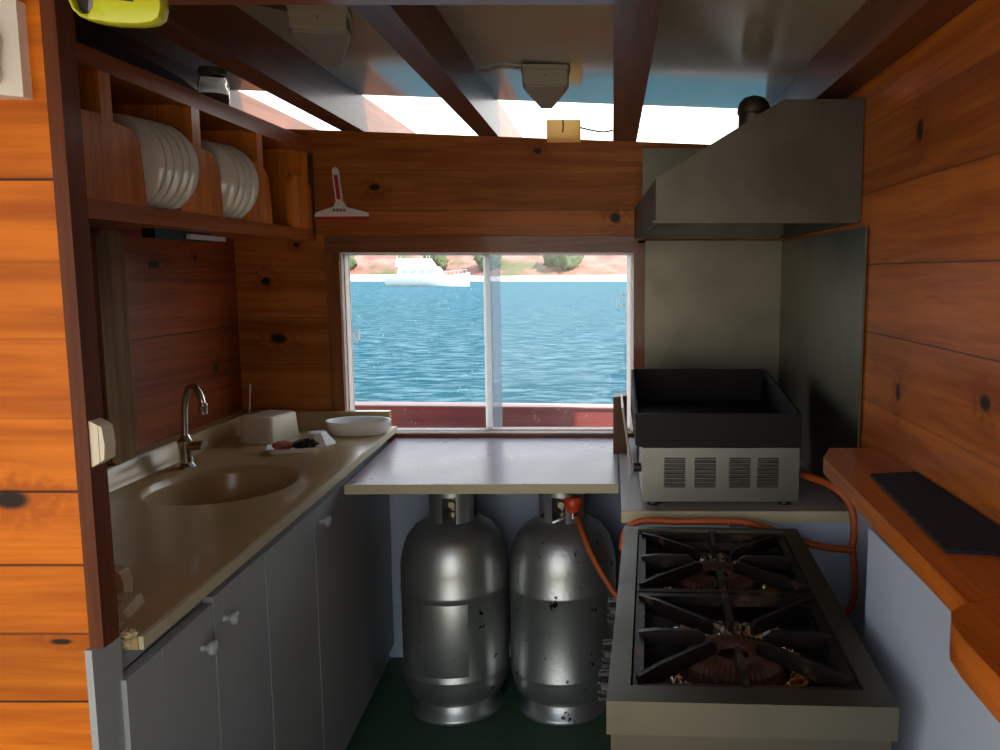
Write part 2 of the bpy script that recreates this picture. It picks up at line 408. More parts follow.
# back wall with window hole
wx0, wx1, wz0, wz1 = -.985, .088, .862, 1.535
b = MB()
def wtop(x): return zb(x)
b.hexa([(XL-.06,WY,.83),(wx0,WY,.83),(wx0,WY+.06,.83),(XL-.06,WY+.06,.83),(XL-.06,WY,wtop(XL)),(wx0,WY,wtop(wx0)),(wx0,WY+.06,wtop(wx0)),(XL-.06,WY+.06,wtop(XL))])
b.hexa([(wx1,WY,.83),(.80,WY,.83),(.80,WY+.06,.83),(wx1,WY+.06,.83),(wx1,WY,wtop(wx1)),(.80,WY,wtop(.8)),(.80,WY+.06,wtop(.8)),(wx1,WY+.06,wtop(wx1))])
b.hexa([(wx0,WY,wz1),(wx1,WY,wz1),(wx1,WY+.06,wz1),(wx0,WY+.06,wz1),(wx0,WY,wtop(wx0)),(wx1,WY,wtop(wx1)),(wx1,WY+.06,wtop(wx1)),(wx0,WY+.06,wtop(wx0))])
b.box(wx0, WY, .83, wx1, WY+.06, wz0)
struct(b.build('wall_back', 'backwall'), 'varnished pine plank wall around the window', 'wall')
struct(MB().box(XL-.06, WY, 0, .80, WY+.06, .83).build('wall_back_lower', 'bluewall'), 'blue painted wall below the worktop behind the gas cylinders', 'wall')
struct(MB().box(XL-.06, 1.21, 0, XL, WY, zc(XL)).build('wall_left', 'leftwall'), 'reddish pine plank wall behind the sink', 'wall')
struct(MB().box(-3.2, -5.0, -.06, 1.8, -.24, 0).build('deck_bounce', 'deck'), 'unseen aft deck added behind the galley for warm bounce light', 'deck')  # out of view, added to bounce warm sunlight into the galley
struct(MB().box(XR, -.20, 0, XR+.06, WY, zc(XR)+.02).build('wall_right', 'rightwall'), 'orange pine plank wall beside the stove', 'wall')
struct(MB().box(.452, -.15, 0, .468, 1.437, 1.005).build('wall_right_lower', 'bluepanel'), 'pale blue panel under the wooden shelf', 'wall')
struct(MB().box(.30, 2.075, 0, XR, 2.09, .824).build('wall_recess', 'bluepanel'), 'blue grey panel behind the stove, under the griddle shelf', 'wall')
struct(MB().box(.606, 1.437, 0, .6148, 2.073, 1.012).build('wall_lower_side', 'bluepanel'), 'blue grey wall beside the stove below the shelf', 'wall')
# near bulkhead on the left
struct(MB().box(-2.6, 1.15, 0, -.747, 1.21, zc(-.75)).build('wall_bulkhead', 'bulk'), 'bright orange pine plank bulkhead', 'wall')
p = MB().box(-.747, 1.146, .917, -.727, 1.185, zc(-.73)).bev(.004).build('trim_1', 'posttrim'); struct(p, 'dark red wooden edge post of the bulkhead', 'trim')
p = MB().box(-.753, 1.143, 0, -.743, 1.213, .915).bev(.008, 3).build('trim_2', 'blue'); struct(p, 'blue painted foot of the bulkhead post', 'trim')
# unseen rear wall added to dim the galley; wide doorway at left lights it
b = MB().box(DX1, -.24, 0, XR+.06, -.18, zc(0)+.06).box(-2.6, -.24, 0, DX0, -.18, zc(-1)+.06).box(DX0, -.24, DZ1, DX1, -.18, zc(-1)+.06)
struct(b.build('wall_rear_blocker', 'posttrim'), 'unseen dark rear wall added to limit the light, with the open doorway', 'wall')
struct(MB().box(-2.66, -.24, 0, -2.6, 1.21, zc(-2.6)+.05).build('wall_side', 'posttrim'), 'dark wooden wall at the far left', 'wall')
# deck beams run out through the slit
for i, (x0, x1) in enumerate(((-1.385, -1.315), (-.955, -.878), (-.472, -.402), (.004, .087))):
    y0 = 1.215 if i < 1 else -.22
    o = MB().hexa(slab(x0, x1, y0, 4.0, lambda x, a=x0, c=x1: zb((a+c)/2)+.002, lambda x: zc(x)+.002)).bev(.005).build('ceiling_beam', 'beam')
    struct(o, 'dark stained beam under the ceiling', 'beam')
o = MB().box(.535, -.15, 1.905, XR, WY, zc(.5)).bev(.004).build('ceiling_beam', 'beam'); struct(o, 'wooden corner beam above the right wall', 'beam')
o = MB().box(-.724, 1.16, 1.8195, .003, 1.22, 1.927).bev(.006).build('header_beam', 'header'); struct(o, 'red wooden cross beam nearest the ceiling front', 'beam')

# window casing (wood) and the sliding window
b = MB()
b.box(wx0-.035, WY-.022, wz1-.012, wx1+.03, WY+.01, wz1+.045)
b.box(wx0-.035, WY-.016, .845, wx1+.03, WY+.01, wz0+.004)
o = b.bev(.004).build('trim_3', 'casing'); struct(o, 'wooden casing over and under the window', 'trim')
b = MB()
b.box(wx0-.036, WY-.019, wz0+.004, wx0+.012, WY+.01, wz1-.012)
b.box(wx1-.01, WY-.019, wz0+.004, wx1+.029, WY+.01, wz1-.012)
o = b.bev(.004).build('trim_4', 'casingv'); struct(o, 'wooden casing at the sides of the window', 'trim')
W1 = thing('window_1', 'sliding two pane window over the sea', 'window', (-.45, WY+.03, .87)); struct(W1)
b = MB()
fx0, fx1, fz0, fz1 = wx0+.006, wx1-.006, wz0+.002, wz1-.006
for (a, c, d, e) in ((fx0, fz0, fx1, fz0+.009), (fx0, fz1-.010, fx1, fz1), (fx0, fz0+.009, fx0+.014, fz1-.010), (fx1-.014, fz0+.009, fx1, fz1-.010)):
    b.box(a, WY+.004, c, d, WY+.058, e)
b.build('window_frame', 'whitemetal', W1)
for (a, d, yy) in ((fx0+.012, -.442, WY+.018), (-.468, fx1-.012, WY+.036)):
    b = MB(); z0, z1 = fz0+.007, fz1-.008
    for (p0, q0, p1, q1) in ((a, z0, d, z0+.009), (a, z1-.008, d, z1), (a, z0+.009, a+.016, z1-.008), (d-.016, z0+.009, d, z1-.008)):
        b.box(p0, yy, q0, p1, yy+.014, q1)
    f = b.bev(.002, 1).build('sash', 'whitemetal', W1)
    MB().box(a+.012, yy+.005, z0+.006, d-.012, yy+.009, z1-.006).build('pane', 'glass', f)
    lx = a+.022 if yy < WY+.03 else d-.05
    lz = 1.20 if yy < WY+.03 else 1.33
    b = MB()
    for (p0, q0, p1, q1) in ((lx, lz, lx+.026, lz+.004), (lx, lz+.041, lx+.026, lz+.045), (lx, lz+.004, lx+.004, lz+.041), (lx+.022, lz+.004, lx+.026, lz+.041)):
        b.box(p0, yy-.002, q0, p1, yy+.006, q1)
    b.build('finger_pull', 'whitemetal', f)
    if yy > WY+.03: MB().box(a+.016, yy+.010, z0+.009, a+.060, yy+.0125, z1-.008).build('frosted_strip', 'frost', f)

# ------------------------------------------------------------------ outside
struct(MB().box(-1.9, WY+.06, .30, 1.4, 3.52, .36).build('deck_side', 'deck'), 'narrow side deck outside the window', 'deck')
b = MB().hexa([(-2.6,3.52,.30),(1.6,3.50,.30),(1.6,3.58,.30),(-2.6,3.60,.30),(-2.6,3.52,.905),(1.6,3.50,.868),(1.6,3.58,.868),(-2.6,3.60,.905)])
bw = b.build('wall_bulwark', 'bulwark'); struct(bw, 'red brown bulwark of the boat outside the window', 'wall')
MB().hexa([(-2.6,3.512,.905),(1.6,3.492,.868),(1.6,3.588,.868),(-2.6,3.608,.905),(-2.6,3.512,.910),(1.6,3.492,.873),(1.6,3.588,.873),(-2.6,3.608,.910)]).bev(.001, 1).build('cap_rail', 'caprail', bw)
struct(MB().box(-1500, 3.7, -1.6, 1500, 3000, -1.0).build('sea', 'sea'), 'rippling turquoise sea outside the window', 'sea')
# shoreline with cliffs
b = MB(); NX, NY = 120, 14
rows = []
for j in range(NY+1):
    row = []
    for i in range(NX+1):
        x = -260 + 420*i/NX; t = j/NY
        y = 262 + 90*t + 9*mnoise.noise(Vector((x*.02, 3.1, 0)))
        h = 30*(1-math.exp(-t*3.2)) * (.75+.35*mnoise.noise(Vector((x*.018, t*2, 1.7)))) + 2.4*mnoise.noise(Vector((x*.09, t*7, .3)))*min(1, t*6)
        if j == 1: h = max(h, 2.0)
        row.append(b.b.verts.new((x, y, -1.4 + (h if j else 0))))
    rows.append(row)
for j in range(NY):
    for i in range(NX): b.b.faces.new((rows[j][i], rows[j][i+1], rows[j+1][i+1], rows[j+1][i]))
bk = [b.b.verts.new((v.co.x, 356, -1.4)) for v in rows[-1]]
for i in range(NX): b.b.faces.new((rows[-1][i], rows[-1][i+1], bk[i+1], bk[i]))
struct(b.build('hill', 'hill', smooth=True), 'pink rocky hillside across the water', 'hill')
b = MB()
rows = []
for (yy, zz) in ((246, -1.4), (250, -.75), (266, .95), (270, 1.0), (270, -1.4)):
    rows.append([b.b.verts.new((-260+420*i/60, yy + 7*mnoise.noise(Vector((i*.23, .4, 0))), zz)) for i in range(61)])
for j in range(4):
    for i in range(60): b.b.faces.new((rows[j][i], rows[j][i+1], rows[j+1][i+1], rows[j+1][i]))
struct(b.build('beach', 'beach', smooth=True), 'pale beach strip at the foot of the hillside', 'beach')
def scrub_tree(x, y, z, h, w, label):
    t = thing('scrub_tree', label, 'tree', (x, y, z))
    b = MB()
    for k in range(6):
        a = k*1.05+x
        b.ball((x+math.cos(a)*w*.28, y+math.sin(a)*w*.28, z+h*(.55+.1*math.sin(k*2.1))), w*.36, w*.36, h*.36, 3, .9, 3.5)
    b.build('crown', 'foliage', t, True)
    MB().tube([(x, y, z-1.2), (x+.1*w, y, z+h*.35), (x, y, z+h*.6)], .05*w, 8, 4).build('trunk', 'trunk', t, True)
scrub_tree(-15.5, 268, 1.6, 7.5, 8.5, 'grey green shore tree seen in the right window pane near its middle')
scrub_tree(-39, 269, 1.6, 6.5, 6.5, 'grey green shore tree just right of the window centre bar')
scrub_tree(-56, 270, 1.6, 7.0, 5.5, 'grey green shore tree between the white boat and the window centre bar')
scrub_tree(-86, 271, 1.6, 5.5, 6.0, 'grey green shore tree left of the white boat')
# moored white boat
BX, BY = -34.5, 158.0
t = thing('motor_yacht', 'white motor boat moored off the far shore, seen through the left pane', 'boat', (BX, BY, -1.0))
b = MB(); sec = []
for (xx, hw, zt, zk) in ((-7.5, 1.7, 1.5, -.4), (-4, 2.1, 1.5, -.5), (0, 2.2, 1.6, -.5), (4, 1.8, 1.9, -.4), (6.6, .8, 2.3, 0), (7.9, .05, 2.6, .9)):
    sec.append([b.b.verts.new((BX+xx, BY+q*hw, -1.0+z)) for (q, z) in ((-1, zt), (-.9, zt*.5), (-.6, 0), (0, zk), (.6, 0), (.9, zt*.5), (1, zt))])
for i in range(len(sec)-1):
    for j in range(6): b.b.faces.new((sec[i][j], sec[i][j+1], sec[i+1][j+1], sec[i+1][j]))
    b.b.faces.new((sec[i][6], sec[i][0], sec[i+1][0], sec[i+1][6]))
b.b.faces.new(sec[0])
b.build('hull', 'boat', t, AUTO)
cb = MB().hexa([(BX-5.5,BY-1.5,.5),(BX+3.6,BY-1.4,.5),(BX+3.6,BY+1.4,.5),(BX-5.5,BY+1.5,.5),(BX-5.0,BY-1.35,2.6),(BX+2.2,BY-1.2,2.6),(BX+2.2,BY+1.2,2.6),(BX-5.0,BY+1.35,2.6)]).hexa([(BX-5.6,BY-1.6,2.65),(BX+1.6,BY-1.3,2.65),(BX+1.6,BY+1.3,2.65),(BX-5.6,BY+1.6,2.65),(BX-5.3,BY-1.5,4.1),(BX+.6,BY-1.2,4.1),(BX+.6,BY+1.2,4.1),(BX-5.3,BY+1.5,4.1)]).bev(.12).build('cabin', 'boat', t, AUTO)
for k in range(4):
    xx = BX-4.4+k*1.6
    MB().hexa([(xx,BY-1.52,1.35),(xx+1.2,BY-1.50,1.35),(xx+1.2,BY-1.3,1.35),(xx,BY-1.3,1.35),(xx+.1,BY-1.46,2.1),(xx+1.1,BY-1.44,2.1),(xx+1.1,BY-1.3,2.1),(xx+.1,BY-1.3,2.1)]).build('window', 'boatglass', cb)
MB().box(BX-6.2, BY-1.7, 5.4, BX+.8, BY+1.7, 5.6).bev(.05).build('canopy', 'boat', t)
for (xx, yy) in ((-5.2, -1.4), (-5.2, 1.4), (.2, -1.1), (.2, 1.1)):
    MB().tube([(BX+xx, BY+yy, 4.0), (BX+xx, BY+yy, 5.45)], .06, 8, 1).build('canopy_post', 'boat', t)
MB().tube([(BX-1, BY, 2.5), (BX-1, BY, 9.5)], .07, 8, 1).build('mast', 'boat', t)
b = MB()
for k in range(8): b.tube([(BX+2.5+k*.7, BY-1.6+k*.18, .7+k*.07), (BX+2.5+k*.7, BY-1.6+k*.18, 1.6+k*.07)], .025, 6, 1)
b.tube([(BX+2.5, BY-1.6, 1.6), (BX+7.4, BY-.34, 2.1)], .03, 6, 1)
b.build('railing', 'boat', t)

# ------------------------------------------------------------------ plate rack on the left wall
RF, RB = -1.057, XL+.002
t = thing('plate_rack', 'long orange wooden plate rack fixed high on the left wall', 'plate rack', (-1.2, 2.2, 1.57))
b = MB().prism([(1.30,1.866),(3.035,1.864),(3.035,1.915),(1.30,1.900)], 'x', RF-.028, RF)
b.bev(.008, 3).build('top_rail', 'rackrail', t, AUTO)
MB().prism([(1.30,1.560),(3.035,1.562),(3.035,1.602),(1.30,1.600)], 'x', RF-.024, RF).bev(.004).build('bottom_rail', 'rackrail', t)
MB().box(RB, 1.30, 1.570, RF-.024, 3.035, 1.590).build('bottom_shelf', 'rackrail', t)
MB().box(RB, 1.30, 1.872, RF-.028, 3.035, 1.890).build('top_shelf', 'rackrail', t)
MB().box(RB, 1.30, 1.590, RB+.008, 3.035, 1.872).build('back_panel', 'block', t)  # browner wood than the rack: the interior's shade is put into the colour
def holder(y0, y1, yp, zt, lean=0.0):
    """front board with rounded shoulders and the post that joins it to the top rail"""
    r = .045
    pts = [(y0, 1.600), (y1, 1.600), (y1-.006, 1.68), (y1-.012, zt-.05)]
    for i in range(7):
        a = math.radians(i*15); pts.append((y1-.012-r+r*math.cos(a), zt-.05+.05*math.sin(a)))
    pts += [(yp+.02, zt+.004), (yp-.02, zt+.012)]
    for i in range(7):
        a = math.radians(90+i*15); pts.append((y0+r+r*math.cos(a), zt-.03+.04*math.sin(a)))
    h = MB().prism(pts, 'x', RF-.02, RF-.002).bev(.003, 2).build('front_board', 'rack', t, AUTO)
    MB().box(RF-.022, yp-.021, zt-.01, RF-.001, yp+.021, 1.868).bev(.004).build('post', 'rack', t)
    MB().box(RB+.008, yp-.008, 1.590, RF-.022, yp+.008, 1.872).build('divider', 'rack', t)
holder(1.68, 1.947, 1.812, 1.765)
holder(2.095, 2.325, 2.197, 1.765)
holder(2.485, 2.66, 2.585, 1.765)
holder(2.83, 3.03, 2.965, 1.765)
MB().box(RB, 3.012, 1.590, RF, 3.036, 1.868).build('end_panel', 'block', t)  # far end also in browner wood, painting in the shade inside the rack
MB().box(RB, 1.30, 1.590, RF, 1.318, 1.868).build('end_panel', 'rack', t)
# plates
def plate(y, x, r, label, group, first):
    if first is None:
        o = MB().lathe([(0,0),(r*.58,0),(r*.62,.004),(r*.80,.010),(r*.97,.017),(r,.020),(r*.995,.0235),(r*.96,.022),(r*.80,.0145),(r*.62,.0085),(r*.56,.005),(0,.005)], (0,0,0), 56, 'y').build('dinner_plate', 'plate', smooth=True)
        tag(o, label, 'plate', group)
    else:
        o = first.copy(); C.objects.link(o); o['label'] = label; o['group'] = group
    o.location = (x, y, 1.590+r*first_r[0]/r if False else 1.5905+r)
    o.rotation_euler = (math.radians(-2), 0, math.radians(random.uniform(-3, 3)))
    return o
first_r = [.112]
ORD = ['frontmost', 'second from the front', 'third from the front', 'fourth from the front', 'rearmost']
ORD2 = ['frontmost', 'second from the front', 'third from the front', 'rearmost']
p0 = None
for i, w in enumerate(ORD):
    o = plate(1.960+.026*i, -1.139+.006*i, .112, 'white plate standing %s in the left slot of the wooden rack' % w, 'white plates in the left slot of the rack', p0)
    p0 = p0 or o
for i, w in enumerate(ORD2):
    plate(2.338+.029*i, -1.137+.006*i, .112, 'white plate standing %s in the middle slot of the wooden rack' % w, 'white plates in the middle slot of the rack', p0)
# jar on the rack
jx, jy, jz = -1.115, 2.43, 1.890
t = thing('glass_jar', 'small glass jar with tin lid standing on top of the plate rack', 'jar', (jx, jy, jz))
MB().lathe([(0,0),(.036,0),(.041,.005),(.041,.082),(.036,.095),(.033,.102),(.033,.112),(.031,.112),(.031,.102),(.038,.080),(.038,.006),(0,.004)], (jx,jy,jz), 32).build('glass_body', 'jar', t, True)
MB().lathe([(0,.0065),(.0365,.0065),(.0365,.055),(0,.058)], (jx,jy,jz), 28).build('contents', 'coffee', t, True)
MB().lathe([(0,.126),(.036,.126),(.038,.123),(.038,.108),(.036,.106),(.0335,.106),(.0335,.113),(0,.113)], (jx,jy,jz), 32).build('lid', 'lid', t, AUTO)
# dark folded cloth / tray lying beside jar, strip light under the rack
b = MB()
pts = [(1.70,1.890),(2.36,1.890),(2.38,1.893),(2.33,1.925),(2.22,1.945),(2.05,1.952),(1.85,1.950),(1.70,1.94)]
o = MB().prism(pts, 'x', -1.30, -1.10).bev(.01, 2).build('tray', 'dark', None, AUTO); tag(o, 'dark tray lying on top of the plate rack beside the jar', 'tray')
t = thing('strip_light', 'thin white strip fixed under the bottom of the plate rack', 'light', (-1.25, 2.45, 1.56))
MB().box(-1.27, 2.30, 1.545, -1.235, 2.62, 1.570).bev(.003).build('housing', 'dark', t)
MB().box(-1.232, 2.46, 1.548, -1.218, 2.68, 1.562).bev(.003).build('diffuser', 'white', t)

# ------------------------------------------------------------------ left wall post, outlet, emergency light, lighter
t = MB().prism(rounded(2.12, .955, 2.245, 1.560, .03), 'x', XL, -1.288).bev(.014, 3).build('timber_post', 'oldpost', None, AUTO)
tag(t, 'weathered brown timber upright against the left wall beside the faucet', 'post')
t = thing('outlet_box', 'cream flip lid socket box on the side of the bulkhead post', 'outlet', (-.715, 1.18, 1.18))
MB().prism([(-.727,1.180),(-.7155,1.187),(-.715,1.240),(-.727,1.246)], 'y', 1.150, 1.178).bev(.002).build('back_box', 'cream', t)
MB().prism([(-.715,1.187),(-.7095,1.191),(-.7075,1.212),(-.710,1.236),(-.715,1.240)], 'y', 1.151, 1.177).bev(.0015).build('lid', 'cream', t)

t = thing('emergency_light', 'white wall lamp mounted at the top of the orange bulkhead', 'lamp', (-.83, 1.15, 1.68))
MB().prism([(-.947,1.15),(-.947,1.128),(-.932,1.118),(-.789,1.118),(-.768,1.132),(-.768,1.15)], 'z', 1.678, 1.80).bev(.004).build('backplate', 'white', t)
MB().lathe([(0,1.690),(.016,1.690),(.020,1.70),(.020,1.712),(.018,1.713),(.018,1.7145),(.020,1.7155),(.021,1.73),(.023,1.745),(.019,1.765),(.013,1.78),(.011,1.83),(0,1.83)], (-.803,1.112,0), 28).build('torch_body', 'white', t, True)
MB().lathe([(0,-.0012),(.003,-.001),(.003,.002),(0,.002)], (-.7885,1.0935,1.742), 14, 'y').build('button', 'dark', t)

LZ = 1.752
t = thing('gas_lighter', 'lime green gas lighter with grey nozzle hanging below the ceiling', 'lighter', (-.60, 1.05, 1.74))
def XZ(u, v):   # lighter outline given in centimetres along its handle
    a = math.radians(-3); v = v*1.3; u = u*.97; return (-.650+ (u*math.cos(a)-v*math.sin(a))*.01, LZ+.0185+(u*math.sin(a)+v*math.cos(a))*.01)
out = [(0,1.2),(.4,.3),(1.0,-.7),(1.9,-1.3),(3.2,-1.55),(6,-1.75),(9,-1.7),(10.8,-1.45),(11.6,-1.0),(11.9,-.1),(11.8,.9),(11.3,1.5),(9,1.75),(6,1.9),(3,1.9),(1,1.75)]
hole = [(1.0,1.1),(.95,.4),(1.4,-.55),(2.2,-1.05),(3.0,-1.0),(3.5,-.4),(3.6,.5),(3.0,1.15),(2.0,1.3)]
b = MB()
def ringface(yy):
    o_ = [b.b.verts.new((XZ(*q)[0], yy, XZ(*q)[1])) for q in out]
    h_ = [b.b.verts.new((XZ(*q)[0], yy, XZ(*q)[1])) for q in hole]
    return o_, h_
def loops(o_, h_):
    es = []
    for L in (o_, h_):
        for i in range(len(L)):
            e = b.b.edges.get((L[i], L[(i+1)%len(L)])) or b.b.edges.new((L[i], L[(i+1)%len(L)])); es.append(e)
    bmesh.ops.triangle_fill(b.b, edges=es, use_beauty=True)
A_ = ringface(1.040); B_ = ringface(1.062)
for L, R in zip(A_, B_):
    for i in range(len(L)):
        j = (i+1) % len(L); b.b.faces.new((L[i], L[j], R[j], R[i]))
loops(*A_); loops(*B_)
bmesh.ops.recalc_face_normals(b.b, faces=b.b.faces[:])
b.bev(.003, 2, .9)
b.build('handle', 'lime', t, AUTO)
b = MB()
def up2(q): x, z = XZ(*q); return (x, z)
b.prism([up2(q) for q in ((2.75,1.1),(3.0,.3),(2.85,-.8),(3.2,-.75),(3.6,-.25),(3.65,.55),(3.2,1.15))], 'y', 1.043, 1.059).bev(.001, 1).build('trigger', 'grey', t)
MB().prism([up2(q) for q in ((1.05,1.1),(1.0,.4),(1.45,-.5),(2.2,-1.0),(2.95,-.95),(3.0,0),(2.8,1.15))], 'y', 1.050, 1.060).build('guard_shadow_plate', 'dark', t)  # black plate in the trigger hole, stands in for its shadow
MB().prism([up2(q) for q in ((6.5,.45),(8.6,.32),(8.6,.18),(6.5,.30))], 'y', 1.0392, 1.0402).build('level_slot', 'dark', t)
MB().lathe([(0,-.0006),(.0022,-.0006),(.0022,.001),(0,.001)], (XZ(4.25,.75)[0],1.040,XZ(4.25,.75)[1]), 16, 'y').build('button', 'grey', t)
x1, z1 = XZ(.3, 1.15); x2, z2 = XZ(-2.0, 1.25); x3, z3 = XZ(-12, 1.9)
MB().tube([(x1,1.051,z1),(x2,1.051,z2)], .0085, 16, 1, taper=.75).build('nozzle_collar', 'grey', t, AUTO)
MB().tube([(x2,1.051,z2),(x3,1.051,z3)], .0045, 12, 1).build('nozzle_tube', 'chrome', t, AUTO)
MB().tube([XZ(11.4,1.2)[:1]+(1.051,)+XZ(11.4,1.2)[1:], (-.540,1.052,1.80), (-.545,1.10,1.832), (-.545,1.160,1.838)], .0012, 6, 6).build('hanging_loop', 'dark', t)

# ------------------------------------------------------------------ sink counter
CT = .892; CB = .873
def cfront(y): return -.731 - (y-1.235)*.0365
t = thing('sink_counter', 'cream moulded sink counter along the left wall', 'counter', (-1.04, 2.0, CB))
cx, cy, ra, rb_ = -1.04, 2.195, .185, .212
poly = [(XL+.003, 1.235), (cfront(1.235), 1.235), (cfront(3.035), 3.035), (XL+.003, 3.035)]
def hit(a):
    d = (math.cos(a), math.sin(a)); best = 9
    for i in range(4):
        p, q = poly[i], poly[(i+1)%4]; ex, ey = q[0]-p[0], q[1]-p[1]
        den = d[0]*ey - d[1]*ex
        if abs(den) < 1e-9: continue
        s_ = ((p[0]-cx)*ey-(p[1]-cy)*ex)/den; u_ = ((p[0]-cx)*d[1]-(p[1]-cy)*d[0])/den
        if s_ > 0 and -1e-6 <= u_ <= 1+1e-6: best = min(best, s_)
    return (cx+d[0]*best, cy+d[1]*best)
angs = sorted([2*math.pi*i/96 for i in range(96)] + [math.atan2(p[1]-cy, p[0]-cx) % (2*math.pi) for p in poly])
b = MB(); n = len(angs)
outr = [hit(a) for a in angs]
R0 = [b.b.verts.new((x, y, CB)) for (x, y) in outr]
R1 = [b.b.verts.new((x, y, CT)) for (x, y) in outr]
def ell(k, z): return [b.b.verts.new((cx+ra*k*math.cos(a), cy+rb_*k*math.sin(a), z)) for a in angs]
rings = [R0, R1, ell(1.03, CT), ell(1.0, CT-.004), ell(.97, CT-.02)]
for L, R in zip(rings[:-1], rings[1:]):
    for i in range(n): b.b.faces.new((L[i], L[(i+1)%n], R[(i+1)%n], R[i]))
b.build('countertop', 'sinktop', t, math.radians(50))
MB().lathe([(ra*.972,-.019),(ra*.95,-.05),(ra*.88,-.10),(ra*.70,-.135),(ra*.35,-.15),(.028,-.155),(.026,-.157),(.024,-.165),(0,-.165)], (0,0,0), 64)
b = MB().lathe([(.972,-.019),(.95,-.05),(.88,-.10),(.70,-.135),(.35,-.15),(.14,-.155),(.13,-.16)], (0,0,0), 96)
b.b.transform(Matrix.Translation((cx,cy,CT)) @ Matrix.Diagonal((ra,rb_,1,1)))
bs = b.build('basin', 'sinktop', t, True)
MB().lathe([(0,-.162),(.03,-.162),(.031,-.156),(.026,-.1545),(.012,-.158),(0,-.158)], (cx,cy,CT), 28).build('drain', 'chrome', bs, AUTO)
# upstand round back and left
b = MB().prism([(XL+.003,CT),(-1.288,CT),(-1.292,CT+.012),(-1.297,CT+.052),(-1.303,CT+.06),(XL+.003,CT+.06)], 'y', 1.412, 3.035)
b.build('upstand_side', 'sinktop', t, AUTO)
MB().prism([(2.990,CT),(3.035,CT),(3.035,CT+.06),(3.004,CT+.06),(2.998,CT+.052),(2.993,CT+.012)], 'x', -1.30, cfront(3.0)-.012).build('upstand_back', 'sinktop', t, AUTO)
# near end upstand with its broken corner
pts = [(XL+.01,CT),(-.838,CT),(-.836,CT+.03),(-.841,CT+.047),(-.855,CT+.054),(XL+.01,CT+.056)]
MB().prism(pts, 'y', 1.385, 1.412).bev(.004, 2).build('upstand_end', 'sinktop', t, AUTO)
b = MB()
b.ball((-.782,1.240,CT+.012), .017, .012, .022, 3, .5, 5)
b.ball((-.752,1.238,CT+.004), .018, .010, .009, 3, .6, 6)
b.ball((-.768,1.236,CT-.006), .030, .010, .014, 3, .4, 5)
b.hexa([(-.815,1.237,CT-.001),(-.772,1.237,CT-.001),(-.800,1.384,CT-.001),(-.850,1.384,CT-.001),(-.808,1.237,CT+.012),(-.778,1.237,CT+.012),(-.808,1.384,CT+.016),(-.845,1.384,CT+.016)])
b.build('broken_edge', 'broken', t)
b = MB(); q = [(cfront(1.236)+.001, 1.236), (cfront(3.03)+.001, 3.03)]
b.hexa([(q[0][0],q[0][1],CB),(q[0][0]+.008,q[0][1],CB),(q[1][0]+.008,q[1][1],CB),(q[1][0],q[1][1],CB),(q[0][0],q[0][1],CT+.002),(q[0][0]+.008,q[0][1],CT+.002),(q[1][0]+.008,q[1][1],CT+.002),(q[1][0],q[1][1],CT+.002)])
b.bev(.002).build('edge_strip', 'edging', t)

# faucet
fx, fy = -1.232, 2.385
t = thing('faucet', 'swan neck chrome faucet behind the basin', 'faucet', (fx, fy, CT))
MB().lathe([(0,0),(.027,0),(.028,.004),(.022,.010),(.019,.014),(.019,.05),(.022,.055),(.022,.078),(.015,.086),(.012,.095),(0,.095)], (fx,fy,CT), 28).build('base', 'chrome', t, AUTO)
sp = [(fx,fy,CT+.09),(fx+.002,fy,CT+.15),(fx+.010,fy-.004,CT+.20),(fx+.028,fy-.012,CT+.234),(fx+.050,fy-.024,CT+.236),(fx+.068,fy-.034,CT+.212),(fx+.074,fy-.037,CT+.188)]
MB().tube(sp, .0095, 14, 8).build('spout', 'chrome', t, True)
MB().lathe([(0,.160),(.010,.160),(.0125,.163),(.0125,.176),(.0135,.178),(.0135,.190),(.0105,.194),(0,.194)], (fx+.075,fy-.037,CT), 24).build('aerator', 'chrome', t, AUTO)
hd = MB().tube([(fx,fy,CT+.062),(fx+.028,fy-.010,CT+.064)], .012, 14, 1).build('valve_stem', 'chrome', t, AUTO)
MB().tube([(fx+.026,fy-.009,CT+.064),(fx+.036,fy-.013,CT+.066),(fx+.060,fy-.022,CT+.068),(fx+.066,fy-.024,CT+.068)], .0135, 16, 3).build('handle', 'chrome', t, AUTO)
o = MB().tube([(-1.292,2.955,.955),(-1.292,2.968,1.02),(-1.296,2.985,1.055)], .003, 8, 5).build('wire_end', 'white'); tag(o, 'short white wire standing up in the counter corner', 'wire')

# white tub, scourer dish, small bowl, oval bowl
def tub_mb(c, w, d, h, rz, k=.86):
    b = MB()
    lo = rounded(-w/2, -d/2, w/2, d/2, .018, 4)
    prof = [(1.0, 0), (1.0, .006), (.965, .007), (k, h-.008), (k-.03, h), ]
    rows = [[b.b.verts.new((x*s_, y*s_, z)) for (x, y) in lo] for (s_, z) in prof]
    n = len(lo)
    for L, R in zip(rows[:-1], rows[1:]):
        for i in range(n): b.b.faces.new((L[i], L[(i+1)%n], R[(i+1)%n], R[i]))
    b.b.faces.new(rows[-1]); b.b.faces.new(rows[0][::-1])
    b.b.transform(Matrix.Translation(c) @ Matrix.Rotation(rz, 4, 'Z')); return b
t = thing('plastic_tub', 'white rectangular plastic tub turned upside down in the counter corner', 'tub', (-1.158, 2.80, CT+.001))
tub_mb((-1.158,2.80,CT+.001), .128, .175, .084, math.radians(-12), .9).build('body', 'cream', t, AUTO)
b = MB(); b.prism(rounded(-.049,-.070,.049,.070,.012,4), 'z', .082, .0865); b.b.transform(Matrix.Translation((-1.158,2.80,CT+.001)) @ Matrix.Rotation(math.radians(-12),4,'Z'))
b.build('bottom_ridge', 'cream', t, AUTO)
t = thing('scourer_dish', 'shallow white dish holding scouring pads, between the tub and the basin', 'dish', (-1.005, 2.60, CT+.001))
